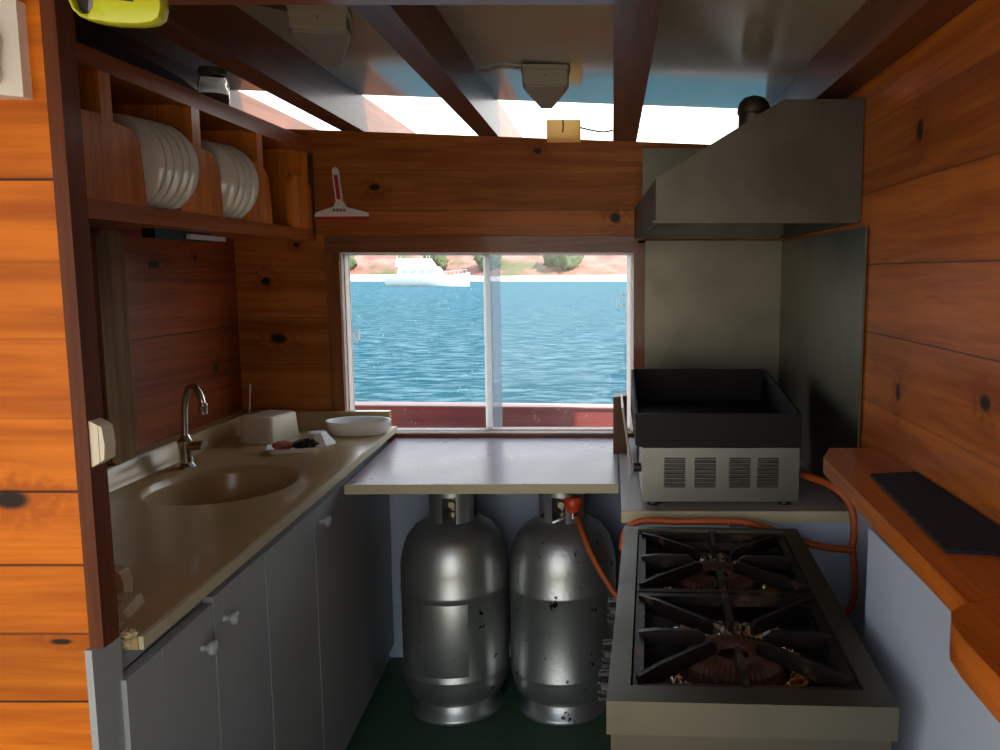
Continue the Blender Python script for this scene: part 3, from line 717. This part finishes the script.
b = MB(); lo = rounded(-.075,-.05,.075,.05,.02,5)
rows = [[b.b.verts.new((x*s_, y*s_, z)) for (x, y) in lo] for (s_, z) in ((.86,0),(1,.016),(1.02,.017),(.98,.016),(.84,.003))]
for L, R in zip(rows[:-1], rows[1:]):
    for i in range(len(lo)): b.b.faces.new((L[i], L[(i+1)%len(lo)], R[(i+1)%len(lo)], R[i]))
b.b.faces.new(rows[-1]); b.b.faces.new(rows[0][::-1])
b.b.transform(Matrix.Translation((-1.005,2.60,CT+.001)) @ Matrix.Rotation(math.radians(20),4,'Z')); b.build('tray', 'white', t, AUTO)
o = MB().ball((-1.037,2.602,CT+.0185), .034, .027, .0135, 3, .25, 3).build('red_sponge', 'pink', None, True); tag(o, 'red scouring sponge lying in the shallow white dish', 'sponge')
o = MB().ball((-.970,2.605,CT+.0205), .032, .03, .0155, 4, .7, 6).build('wire_scourer', 'dark', None, False); tag(o, 'black wire scourer lying in the shallow white dish', 'scourer')
t = MB().lathe([(0,.040),(.024,.040),(.030,.037),(.056,.006),(.060,.003),(.060,0),(.057,.0005),(.028,.033),(0,.035)], (-.968,2.715,CT+.001), 8).build('small_bowl', 'white'); tag(t, 'small faceted white bowl upside down beside the scourer dish', 'bowl')
t = thing('oval_dish', 'large white oval dish standing on the counter in front of the window', 'dish', (-.887, 2.895, CT+.001))
b = MB().lathe([(0,.004),(.098,.004),(.108,.010),(.122,.046),(.127,.048),(.127,.044),(.112,.004),(.104,0),(0,0)], (0,0,0), 48)
b.b.transform(Matrix.Translation((-.887,2.895,CT+.001)) @ Matrix.Diagonal((.88,.62,1,1))); b.build('bowl', 'white', t, True)

# ------------------------------------------------------------------ base cabinet with four doors (follows the slanted counter edge)
ang = math.atan(.0365)
P0 = (-.757, 1.235)
t = thing('base_cabinet', 'grey blue painted base cabinet with four doors under the sink', 'cabinet', (P0[0], P0[1], 0), ang)
def L(b): b.b.transform(WM[t]); return b         # local (x across, y along the front) -> world
b = MB().box(-.56, -.02, .0, -.018, 1.79, .06).box(-.020, -.02, .06, 0, 1.79, .11).box(-.020, -.02, .84, 0, 1.79, .8715)
for yy in (-.02, .255, .52, .855, 1.36): b.box(-.020, yy, .11, 0, yy+.03 if yy < 1.3 else 1.79, .84)
b.box(-.56, 1.775, .06, -.02, 1.79, .8715).box(-.56, -.02, .06, -.02, -.005, .8715)
L(b).build('carcass', 'blue', t)
L(MB().box(-.56, 0, .08, -.022, 1.77, .10)).build('inner_shelf', 'blue', t)
for i, (y0, y1, zt, ky, kz) in enumerate(((-.030, .268, .838, .216, .775), (.274, .528, .848, .314, .790), (.534, .865, .845, None, 0), (.872, 1.40, .842, .915, .800))):
    d = L(MB().box(.001, y0, .075, .021, y1, zt).bev(.0025)).build('door', 'door', t)
    if ky:
        b = MB().lathe([(0,.0),(.0075,0),(.006,.004),(.0055,.012),(.011,.016),(.0135,.022),(.011,.028),(0,.030)], (.0205, ky, kz), 20, 'x')
        L(b).build('knob', 'blue', d, True)
    else:
        b = MB().lathe([(0,0),(.004,0),(.004,.002),(0,.003)], (.0205, y1-.045, .79), 12, 'x'); L(b).build('screw', 'grey', d)

# ------------------------------------------------------------------ back worktop
t = thing('worktop', 'pale grey worktop under the window above the gas cylinders', 'worktop', (-.38, 2.7, .82))
MB().prism([(-.762,2.340),(.018,2.352),(.018,3.022),(-.790,3.022)], 'z', .826, .851).build('board', 'worktop', t)
MB().prism([(-.762,2.334),(.018,2.346),(.018,2.352),(-.762,2.340)], 'z', .824, .8515).bev(.0015).build('front_edge', 'edging', t)
# squeegee on back wall
sx, sz = -.972, 1.66
t = thing('squeegee', 'red and white window squeegee hanging on the back wall', 'squeegee', (sx, WY-.01, sz))
MB().prism([(-1.056,1.648),(-1.05,1.662),(-.985,1.683),(-.978,1.700),(-.948,1.700),(-.941,1.683),(-.868,1.664),(-.860,1.650)], 'y', WY-.020, WY-.004).bev(.003).build('head', 'white', t)
MB().box(-1.058, WY-.017, 1.638, -.858, WY-.006, 1.650).bev(.002).build('blade', 'red', t)
MB().prism([(-.976,1.698),(-.952,1.698),(-.962,1.806),(-.967,1.818),(-.978,1.820),(-.984,1.812),(-.985,1.80)], 'y', WY-.022, WY-.006).bev(.003).build('handle', 'white', t)
MB().prism([(-.971,1.708),(-.957,1.708),(-.966,1.792),(-.979,1.792)], 'y', WY-.024, WY-.0205).bev(.001).build('grip', 'red', t)
b = MB()
for i in range(4): b.box(-.988+i*.012, WY-.0206, 1.666, -.979+i*.012, WY-.0198, 1.676)
b.build('print', 'grey', t)
# wood block and leaning boards at the right end of the worktop
o = MB().hexa([(.004,2.76,.8525),(.050,2.76,.8525),(.050,2.85,.8525),(.004,2.85,.8525),(.004,2.76,1.040),(.050,2.76,1.046),(.050,2.85,1.046),(.004,2.85,1.040)]).bev(.003).build('wooden_block', 'block')
tag(o, 'upright brown wooden block at the lower right window corner', 'wooden block')
o = MB().hexa([(.056,2.45,.8555),(.062,2.45,.8555),(.062,2.72,.8555),(.056,2.72,.8555),(.028,2.45,1.055),(.034,2.45,1.055),(.034,2.72,1.055),(.028,2.72,1.055)]).bev(.001).build('leaning_board', 'shelfwhite')
tag(o, 'thin white board leaning to the left of the griddle', 'board')
# junction box on top of the wall
t = thing('junction_box', 'small pale box on top of the wall under the ceiling slit', 'box', (-.17, WY-.02, 1.92))
MB().box(-.228, WY-.022, zb(-.17)-.012, -.110, WY-.001, zb(-.17)+.062).bev(.003).build('case', 'jboxwood', t)
MB().tube([(-.172,WY-.024,zb(-.17)+.062),(-.170,WY-.025,zb(-.17)+.04),(-.173,WY-.024,zb(-.17)+.018)], .0025, 8, 4).build('lead', 'dark', t)
o = MB().tube([(-.111,WY-.018,zb(-.17)+.036),(-.07,WY-.014,zb(-.1)+.03),(-.03,WY-.014,zb(0)+.028),(.003,WY-.014,zb(0)+.034)], .003, 8, 6).build('cable', 'dark'); tag(o, 'thin dark cable running from the pale junction box to the beam', 'cable')

# ------------------------------------------------------------------ wedge lamps on the ceiling
def wedge_lamp(x, y, rz, label):
    zt = zc(x)-.001
    t = thing('wedge_lamp', label, 'lamp', (x, y, zt), rz, 'wedge lamps on the ceiling')
    def Lc(b): b.b.transform(WM[t]); return b
    plan = [(-.062,0),(.062,0),(.068,.06),(.060,.12),(.019,.36),(-.019,.36),(-.060,.12),(-.068,.06)]
    b = MB(); n = len(plan)
    rows = [[b.b.verts.new((px*s_, py*s2+o2, z)) for (px, py) in plan] for (s_, s2, o2, z) in ((1.06,1.04,-.006,-.004),(1.06,1.04,-.006,-.014),(1,1,0,-.018),(1,1,0,-.052),(.94,.97,.005,-.058))]
    for R, S in zip(rows[:-1], rows[1:]):
        for i in range(n): b.b.faces.new((R[i], R[(i+1)%n], S[(i+1)%n], S[i]))
    b.b.faces.new(rows[0][::-1]); b.b.faces.new(rows[-1])
    Lc(b).build('housing', 'lampgrey', t)
    b = MB().prism([(px*.86, py*.9+.02) for (px, py) in plan], 'z', -.061, -.0575); Lc(b).build('cover', 'lampgrey', t)
    b = MB().lathe([(0,-.003),(.0035,-.0025),(.0035,.001),(0,.001)], (0,-.0005,-.032), 12, 'y'); Lc(b).build('screw', 'grey', t)
wedge_lamp(-.190, 2.485, math.radians(4), 'grey wedge shaped lamp between the middle ceiling beams, above the window')
wedge_lamp(-.672, 2.0, math.radians(13), 'grey wedge shaped lamp on the ceiling left of the middle beam, nearer the rack')
o = MB().tube([(-.258,2.53,2.040),(-.32,2.51,2.041),(-.36,2.55,2.039),(-.392,2.57,2.042)], .006, 8, 6).build('cable', 'lampgrey'); tag(o, 'cable on the ceiling from the lamp above the window to the beam', 'cable')
o = MB().tube([(-.750,2.03,2.057),(-.79,2.01,2.060),(-.84,1.98,2.061),(-.872,1.97,2.058)], .006, 8, 6).build('cable', 'dark'); tag(o, 'cable on the ceiling from the lamp near the rack to the left beam', 'cable')

# ------------------------------------------------------------------ gas cylinders
def cylinder(x, y, rz, mat, label, plate_on):
    t = thing('gas_cylinder', label, 'gas cylinder', (x, y, 0), rz, 'silver gas cylinders under the worktop')
    def Lc(b): b.b.transform(WM[t]); return b
    r = .175
    prof = [(0,.052),(.06,.045),(.13,.055),(.155,.075),(.167,.105),(r,.14),(r,.150),(r+.0018,.153),(r+.0018,.158),(r,.161),(r,.425),(r+.0022,.429),(r+.0022,.437),(r,.441),(r,.505),(.168,.545),(.154,.590),(.128,.625),(.095,.645),(.05,.655),(0,.658)]
    Lc(MB().lathe(prof, (0,0,0), 64)).build('body', mat, t, math.radians(60))
    Lc(MB().lathe([(.128,.062),(.134,.03),(.150,.018),(.153,.008),(.148,0),(.138,.002),(.130,.012),(.122,.032),(.120,.055)], (0,0,0), 64)).build('foot_ring', mat, t, True)
    # collar: curved guard plate with two openings
    b = MB(); ro, ri = .078, .0745
    for (a0, a1, z0, z1) in ((200, 253, .630, .765), (287, 340, .630, .765), (20, 160, .630, .765), (160, 200, .735, .765), (340, 380, .735, .765), (253, 287, .735, .765)):
        b.lathe([(ri,z0),(ro,z0),(ro,z1),(ro+.003,z1+.003),(ro+.002,z1+.008),(ri-.002,z1+.008),(ri-.003,z1+.003),(ri,z1),(ri,z0)], (0,0,0), 14, 'z', math.radians(a0), math.radians(a1))
    Lc(b).build('collar', mat, t, AUTO)
    v = Lc(MB().lathe([(0,.650),(.022,.650),(.022,.672),(.013,.676),(.013,.715),(.018,.718),(.018,.735),(.010,.740),(0,.740)], (0,0,0), 20)).build('valve', 'brass', t, AUTO)
    Lc(MB().tube([(0,0,.700),(0,-.034,.700)], .011, 14, 1)).build('outlet', 'brass', v, AUTO)
    if plate_on:
        b = MB(); a0, a1 = math.radians(246), math.radians(293)
        b.lathe([(r-.002,.178),(r+.003,.178),(r+.004,.181),(r+.004,.412),(r+.003,.415),(r-.002,.415)], (0,0,0), 18, 'z', a0, a1)
        Lc(b).build('raised_plate', mat, t, AUTO)
    return t
cylinder(-.523, 2.695, 0, 'cyl', 'smooth silver gas cylinder nearest the blue cabinet', True)
cylinder(-.163, 2.695, math.radians(-6), 'cyl2', 'blistered silver gas cylinder with the orange regulator, nearest the stove', False)
vx, vy = -.165, 2.715
t = thing('gas_regulator', 'orange red regulator on the valve of the cylinder nearest the stove', 'regulator', (-.116, 2.64, .69))
MB().lathe([(0,.0),(.018,0),(.020,.004),(.020,.014),(.0275,.018),(.029,.024),(.029,.042),(.024,.050),(0,.052)], (-.125,2.626,.688), 26).build('cap', 'redcap', t, AUTO)
MB().tube([(-.125,2.626,.690),(-.125,2.626,.668)], .014, 14, 1).tube([(-.125,2.626,.676),(-.111,2.618,.672)], .008, 10, 1).build('connector', 'chrome', t, AUTO)
MB().tube([(-.132,2.632,.674),(-.165,2.622,.664),(-.190,2.618,.654)], .007, 8, 4).build('lever', 'chrome', t, AUTO)
o = MB().tube([(-.111,2.618,.672),(-.094,2.565,.640),(-.065,2.52,.585),(-.03,2.49,.53),(.02,2.45,.47),(.10,2.38,.42)], .0085, 10, 8).build('gas_hose', 'orange', None, True); tag(o, 'orange gas hose leading from the regulator down towards the stove', 'hose')

# ------------------------------------------------------------------ griddle shelf, griddle
t = thing('griddle_shelf', 'pale shelf carrying the griddle behind the stove', 'shelf', (.30, 2.5, .83))
MB().box(.0245, 2.066, .829, .604, 3.03, .8535).build('board', 'shelfwhite', t)
MB().box(.0235, 2.058, .825, .604, 2.066, .854).bev(.0015).build('front_edge', 'edging', t)
t = thing('griddle', 'steel griddle with black hotplate standing on the pale shelf', 'griddle', (.278, 2.35, .8535))
gx0, gx1, gy0, gy1 = .078, .478, 2.10, 2.62
MB().box(gx0, gy0, .868, gx1, gy1, 1.008).bev(.004).build('body', 'griddle', t)
for (xx, yy) in ((gx0+.03, gy0+.03), (gx1-.03, gy0+.03), (gx0+.03, gy1-.03), (gx1-.03, gy1-.03)):
    MB().lathe([(0,0),(.016,0),(.018,.004),(.014,.016),(0,.016)], (xx,yy,.8538), 18).build('foot', 'dark', t, AUTO)
b = MB()
T0, T1 = 1.008, 1.097
b.hexa([(gx0-.012,gy0-.006,1.012),(gx1+.002,gy0-.006,1.012),(gx1+.002,gy0+.010,1.012),(gx0-.012,gy0+.010,1.012),(gx0-.020,gy0-.004,T1),(gx1+.002,gy0-.004,T1),(gx1+.002,gy0+.006,T1),(gx0-.020,gy0+.006,T1)])
b.box(gx0-.012, gy0-.007, 1.024, gx1+.002, gy0-.004, 1.028)
# sloping side walls and high back guard
for (a, c) in ((gx0-.018, gx0-.012), (gx1-.004, gx1+.002)):
    b.prism([(gy0+.006,1.012),(gy1+.02,1.012),(gy1+.02,1.135),(gy1,1.150),(gy1-.04,1.150),(gy0+.006,T1)], 'x', a, c)
b.prism(rounded(gx0-.016, 1.012, gx1+.001, 1.150, .012, 3), 'y', gy1+.012, gy1+.02)
b.build('splash_tray', 'blackmetal', t)
MB().box(gx0-.011, gy0+.011, 1.0095, gx1-.005, gy1+.011, 1.050).bev(.004).build('hotplate', 'blackmetal', t)
for g in (.100, .178, .266, .338):
    b = MB(); w = .054
    for k in range(8):
        z = .905 + k*.0098
        b.prism([(gy0-.0008, z),(gy0+.0015, z),(gy0+.0015, z+.0058),(gy0-.0008, z+.0058)], 'x', gx0+g-.045, gx0+g-.045+w)
    v = b.build('vent', 'dark', t)
    b = MB()
    for k in range(8):
        z = .9108 + k*.0098
        b.prism([(gy0, z),(gy0-.0035, z-.0012),(gy0-.0035, z+.0004),(gy0, z+.003)], 'x', gx0+g-.045, gx0+g-.045+w)
    b.build('louvre', 'griddle', v)
MB().tube([(gx0,2.22,.93),(gx0-.02,2.22,.93)], .012, 16, 1).build('knob', 'dark', t, AUTO)

# ------------------------------------------------------------------ steel splashback + hood
t = thing('splashback', 'stainless splashback folded round the corner behind the griddle', 'splashback', (.35, 3.0, .854))
MB().box(.092, 3.026, .8545, .606, 3.034, 1.562).build('back_sheet', 'steel', t)
MB().prism([(2.035,.8545),(3.026,.8545),(3.026,1.562),(2.03,1.560)], 'x', .604, .610).build('side_sheet', 'steel', t)
MB().box(.092, 3.018, 1.556, .604, 3.026, 1.564).build('top_fold', 'steel', t)
MB().box(.108, 3.026, 1.575, .42, 3.036, 1.885).build('upper_sheet', 'steel', t)
t = thing('range_hood', 'big dull metal extractor hood on the right, above the griddle', 'hood', (.35, 2.57, 1.58))
pf = [(.108,1.578),(.108,1.680),(.416,1.868),(.612,1.868),(.612,1.578)]      # front outline
pb = [(.080,1.578),(.080,1.680),(.416,1.868),(.612,1.868),(.612,1.578)]
b = MB(); yf, yb = 2.10, 3.022
F = [b.b.verts.new((x, yf, z)) for x, z in pf]; B = [b.b.verts.new((x, yb, z)) for x, z in pb]
b.b.faces.new(F); b.b.faces.new(B[::-1])
for i in range(4): b.b.faces.new((F[i], B[i], B[i+1], F[i+1]))
bmesh.ops.recalc_face_normals(b.b, faces=b.b.faces[:])
bmesh.ops.solidify(b.b, geom=b.b.faces[:], thickness=.004)
b.build('canopy', 'hood', t)
b = MB()
b.box(.100, yf+.004, 1.572, .608, yf+.022, 1.578).box(.082, yb-.022, 1.572, .608, yb, 1.578)
b.hexa([(.108,yf+.022,1.572),(.124,yf+.022,1.572),(.098,yb-.022,1.572),(.082,yb-.022,1.572),(.108,yf+.022,1.578),(.124,yf+.022,1.578),(.098,yb-.022,1.578),(.082,yb-.022,1.578)])
b.box(.590, yf+.022, 1.572, .608, yb-.022, 1.578)
b.build('bottom_lip', 'hood', t)
MB().lathe([(.046,1.80),(.046,1.92),(.050,1.925),(.050,1.935),(.044,1.955),(.030,1.970),(.012,1.976),(0,1.977)], (.426,2.60,0), 36).build('exhaust_cowl', 'duct', t, AUTO)
b = MB()
for k in range(5): b.box(.14, 2.2+k*.16, 1.640, .60, 2.2+k*.16+.14, 1.646)
b.build('filter', 'griddle', t)

# ------------------------------------------------------------------ two-burner stove
SW, SL, SZ = .408, .826, .850
t = thing('gas_stove', 'stainless two burner gas stove in the front right', 'stove', (-.008, 1.122, 0), math.radians(-2.6))
def S(b): b.b.transform(WM[t]); return b
i0, i1, j0, j1 = .033, SW-.036, .048, SL-.02       # the well
b = MB()
b.box(0, 0, SZ-.050, SW, j0, SZ).box(0, j1, SZ-.050, SW, SL, SZ).box(0, j0, SZ-.050, i0, j1, SZ).box(i1, j0, SZ-.050, SW, j1, SZ)
bmesh.ops.remove_doubles(b.b, verts=b.b.verts[:], dist=1e-5)
S(b).build('top_frame', 'stove', t)
S(MB().box(.006, .010, .10, SW-.006, .022, SZ-.050).bev(.002)).build('front_panel', 'stovefront_shaded', t)
b = MB().box(.006, .022, .10, .014, SL-.004, SZ-.050).box(SW-.014, .022, .10, SW-.006, SL-.004, SZ-.050).box(.014, SL-.012, .10, SW-.014, SL-.004, SZ-.050).box(.014, .022, .10, SW-.014, SL-.012, .108)
S(b).build('side_panels', 'stove', t)
for (xx, yy) in ((.03,.03),(SW-.03,.03),(.03,SL-.03),(SW-.03,SL-.03)):
    S(MB().box(xx-.015, yy-.015, 0, xx+.015, yy+.015, .10)).build('leg', 'stove', t)
tr = S(MB().box(i0-.004, j0-.004, SZ-.085, i1+.004, j1+.004, SZ-.080).box(i0-.004,j0-.004,SZ-.080,i0-.001,j1+.004,SZ-.048).box(i1+.001,j0-.004,SZ-.080,i1+.004,j1+.004,SZ-.048)
       .box(i0-.001,j0-.004,SZ-.080,i1+.001,j0-.001,SZ-.048).box(i0-.001,j1+.001,SZ-.080,i1+.001,j1+.004,SZ-.048)).build('drip_tray', 'tray', t)
gm = (j0 + j1)/2
cxs = (i0+i1)/2
for gi, (g0, g1) in enumerate(((j0+.004, gm-.004), (gm+.004, j1-.004))):
    cyb = (g0+g1)/2
    br = S(MB().lathe([(0,-.079),(.085,-.079),(.088,-.070),(.080,-.058),(.060,-.055),(0,-.055)], (cxs,cyb,SZ), 40)).build('burner', 'rust', t, AUTO)
    # fluted cap ring
    b = MB(); N = 96; rows = []
    for (rr, z, amp) in ((.026,-.040,0),(.030,-.034,0),(.055,-.030,.0),(.074,-.034,.002),(.080,-.044,.004),(.080,-.056,.004)):
        rows.append([b.b.verts.new((cxs+(rr+(amp if i % 2 else 0))*math.cos(2*math.pi*i/N), cyb+(rr+(amp if i % 2 else 0))*math.sin(2*math.pi*i/N), SZ+z-(.004 if (i % 2 == 0 and amp) else 0))) for i in range(N)])
    for R, Q in zip(rows[:-1], rows[1:]):
        for i in range(N): b.b.faces.new((R[i], R[(i+1)%N], Q[(i+1)%N], Q[i]))
    S(b).build('burner_cap', 'rust', br)
    # crumpled foil around burner
    for (nm, mt, r0, r1, aa0, aa1, sd) in (('foil_liner', 'foil', .090, .150, 45, 140, 1), ('foil_liner', 'foilburnt', .094, .128, 290, 350, 2), ('foil_liner', 'foil', .096, .122, 196, 232, 3), ('foil_liner', 'foil', .098, .124, -8, 40, 4)):
        b = MB(); NR, NA = 6, 26; rows = []
        for i in range(NR+1):
            row = []
            for j in range(NA+1):
                a = math.radians(aa0 + (aa1-aa0)*j/NA); rr = r0+(r1-r0)*i/NR
                rnd = mnoise.noise(Vector((rr*160+sd*9+gi*31, a*11, sd+gi*5.3))); rn2 = mnoise.noise(Vector((rr*300, a*25, sd*3.3+gi)))
                row.append(b.b.verts.new((cxs+(rr+.004*rn2)*math.cos(a), cyb+(rr+.004*rn2)*math.sin(a), SZ-(.052 if sd == 1 else .066)+(.008*abs(rnd)+.005*rn2 if sd == 1 else .014*abs(rnd)+.008*rn2)+(.008 if sd == 1 else .006)*math.sin(i/NR*math.pi*.5))))
            rows.append(row)
        for i in range(NR):
            for j in range(NA): b.b.faces.new((rows[i][j], rows[i][j+1], rows[i+1][j+1], rows[i+1][j]))
        S(b).build(nm, mt, br)
    # cast grate: frame bars and eight fins pointing at the burner
    b = MB()
    zt = SZ+.004
    w = .016
    b.box(i0+.003, g0, zt-.028, i1-.003, g0+w, zt-.010).box(i0+.003, g1-w, zt-.028, i1-.003, g1, zt-.010)
    b.box(i0+.003, g0+w, zt-.028, i0+.003+w, g1-w, zt-.010).box(i1-.003-w, g0+w, zt-.028, i1-.003, g1-w, zt-.010)
    gr = S(b.bev(.003, 2)).build('grate', 'iron', t)
    for k in range(8):
        a = k*math.pi/4
        ex = min((cxs-i0-.010)/max(abs(math.cos(a)),1e-6), (cyb-g0-.006)/max(abs(math.sin(a)),1e-6))
        hgt = .030
        pts = [(.050, zt-.024), (ex, zt-.030), (ex, zt-.004), (ex*.8, zt), (.060, zt), (.048, zt-.008)]
        b = MB().prism(pts, 'y', -.004 if k % 2 else -.005, .004 if k % 2 else .005).bev(.0015, 1)
        b.b.transform(Matrix.Translation((cxs, cyb, 0)) @ Matrix.Rotation(a, 4, 'Z'))
        S(b).build('fin', 'iron', gr)
for k, yy in enumerate((.24, .36, .56)):
    b = MB().lathe([(0,-.030),(.018,-.030),(.022,-.026),(.024,-.004),(.024,0),(0,0)], (.0055, yy, SZ-.10), 20, 'x')
    for j in range(10):
        a = j*math.pi/5; b.box(-.026, yy+.0225*math.cos(a)-.002, SZ-.10+.0225*math.sin(a)-.002, -.004, yy+.0225*math.cos(a)+.002, SZ-.10+.0225*math.sin(a)+.002)
    S(b).build('knob', 'dark', t)

# ------------------------------------------------------------------ gas hoses around stove
o = MB().tube([(.470,2.26,.918),(.505,2.16,.922),(.552,2.065,.918),(.590,2.035,.880),(.600,2.02,.825),(.595,2.02,.770)], .0095, 10, 8).build('gas_hose', 'orange', None, True); tag(o, 'orange gas hose arching from the right end of the griddle over the shelf', 'hose')
o = MB().tube([(.596,2.02,.766),(.600,2.00,.70),(.59,1.985,.64),(.55,1.98,.605),(.485,1.98,.585),(.46,1.99,.55)], .0085, 10, 8).build('gas_hose', 'orange', None, True); tag(o, 'orange gas hose curling low beside the right rear stove corner', 'hose')
o = MB().tube([(.025,1.995,.775),(.035,1.995,.825),(.075,1.997,.848),(.16,2.0,.845),(.24,2.0,.846),(.33,2.0,.842),(.42,2.0,.815),(.50,2.0,.785),(.600,2.016,.767)], .0085, 10, 8).build('gas_hose', 'orange', None, True); tag(o, 'orange gas hose running behind the stove under the shelf edge', 'hose')
o = MB().tube([(.505,1.62,.02),(.500,1.62,.30),(.496,1.63,.55),(.500,1.64,.66)], .0085, 10, 6).build('gas_hose', 'orange', None, True); tag(o, 'orange gas hose end hanging between stove and blue panel', 'hose')

# ------------------------------------------------------------------ right wooden shelf, mat, near shelf
t = thing('wall_shelf', 'orange wooden shelf along the right wall', 'shelf', (.54, 1.4, 1.015))
MB().prism([(.462,1.80),(.436,.987),(.613,1.053),(.613,1.90),(.50,1.90)], 'z', 1.016, 1.050).bev(.005).build('board', 'shelf', t, AUTO)
MB().box(.470, 1.46, .90, .605, 1.476, 1.016).build('bracket', 'shelf', t)
o = MB().prism([(.512,1.628),(.608,1.645),(.608,1.20),(.554,1.155),(.480,1.168)], 'z', 1.0505, 1.056).build('rubber_mat', 'mat'); tag(o, 'dark navy mat lying on the right wooden shelf', 'mat')
t = MB().prism([(.613,1.049),(.435,.983),(.420,.974),(.402,.955),(.391,.925),(.386,.88),(.385,.80),(.385,.2),(.613,.2)], 'z', 1.006, 1.051).bev(.008, 3).build('bench_top', 'shelf', None, AUTO)
tag(t, 'thick orange wooden top with rounded corner, nearest on the right', 'bench top')

# ------------------------------------------------------------------ light, camera
w = bpy.data.worlds.new('World'); SC.world = w; w.use_nodes = True
nt = w.node_tree; nt.nodes.clear()
tc = nt.nodes.new('ShaderNodeTexCoord'); sp = nt.nodes.new('ShaderNodeSeparateXYZ'); nt.links.new(tc.outputs['Generated'], sp.inputs[0])
rp = nt.nodes.new('ShaderNodeValToRGB'); nt.links.new(sp.outputs[2], rp.inputs[0])
e = rp.color_ramp.elements; e[0].position = 0.0; e[0].color = (1.0, .95, .86, 1); e[1].position = .75; e[1].color = (.50, .66, .95, 1)
e2 = rp.color_ramp.elements.new(.25); e2.color = (.90, .93, .95, 1)
bg = nt.nodes.new('ShaderNodeBackground'); bg.inputs[1].default_value = 3.25; nt.links.new(rp.outputs[0], bg.inputs[0])
wo = nt.nodes.new('ShaderNodeOutputWorld'); nt.links.new(bg.outputs[0], wo.inputs[0])
sun = bpy.data.lights.new('sun', 'SUN'); sun.energy = 10.0; sun.angle = math.radians(.6); sun.color = (1, .93, .82)
so = bpy.data.objects.new('sun', sun); C.objects.link(so)
dirv = Vector((.70, -.30, .65)).normalized()
so.rotation_euler = dirv.to_track_quat('Z', 'Y').to_euler()

cam = bpy.data.cameras.new('camera'); co = bpy.data.objects.new('camera', cam); C.objects.link(co)
cam.sensor_width = 36; cam.lens = 30.24; cam.shift_x = -.112; cam.clip_start = .05; cam.clip_end = 5000
co.location = (0, 0, 1.45); co.rotation_euler = (math.radians(90)-math.atan(102/840), 0, 0)
SC.camera = co
SC.view_settings.view_transform = 'Standard'; SC.view_settings.look = 'None'
SC.view_settings.gamma = 1; SC.view_settings.use_curve_mapping = False
SC.view_settings.exposure = 0.0
try:
    SC.cycles.max_bounces = 10; SC.cycles.diffuse_bounces = 5; SC.cycles.glossy_bounces = 5; SC.cycles.transparent_max_bounces = 12
    SC.cycles.caustics_reflective = False; SC.cycles.caustics_refractive = False
    SC.cycles.sample_clamp_indirect = 4.0; SC.cycles.use_denoising = True
except Exception: pass
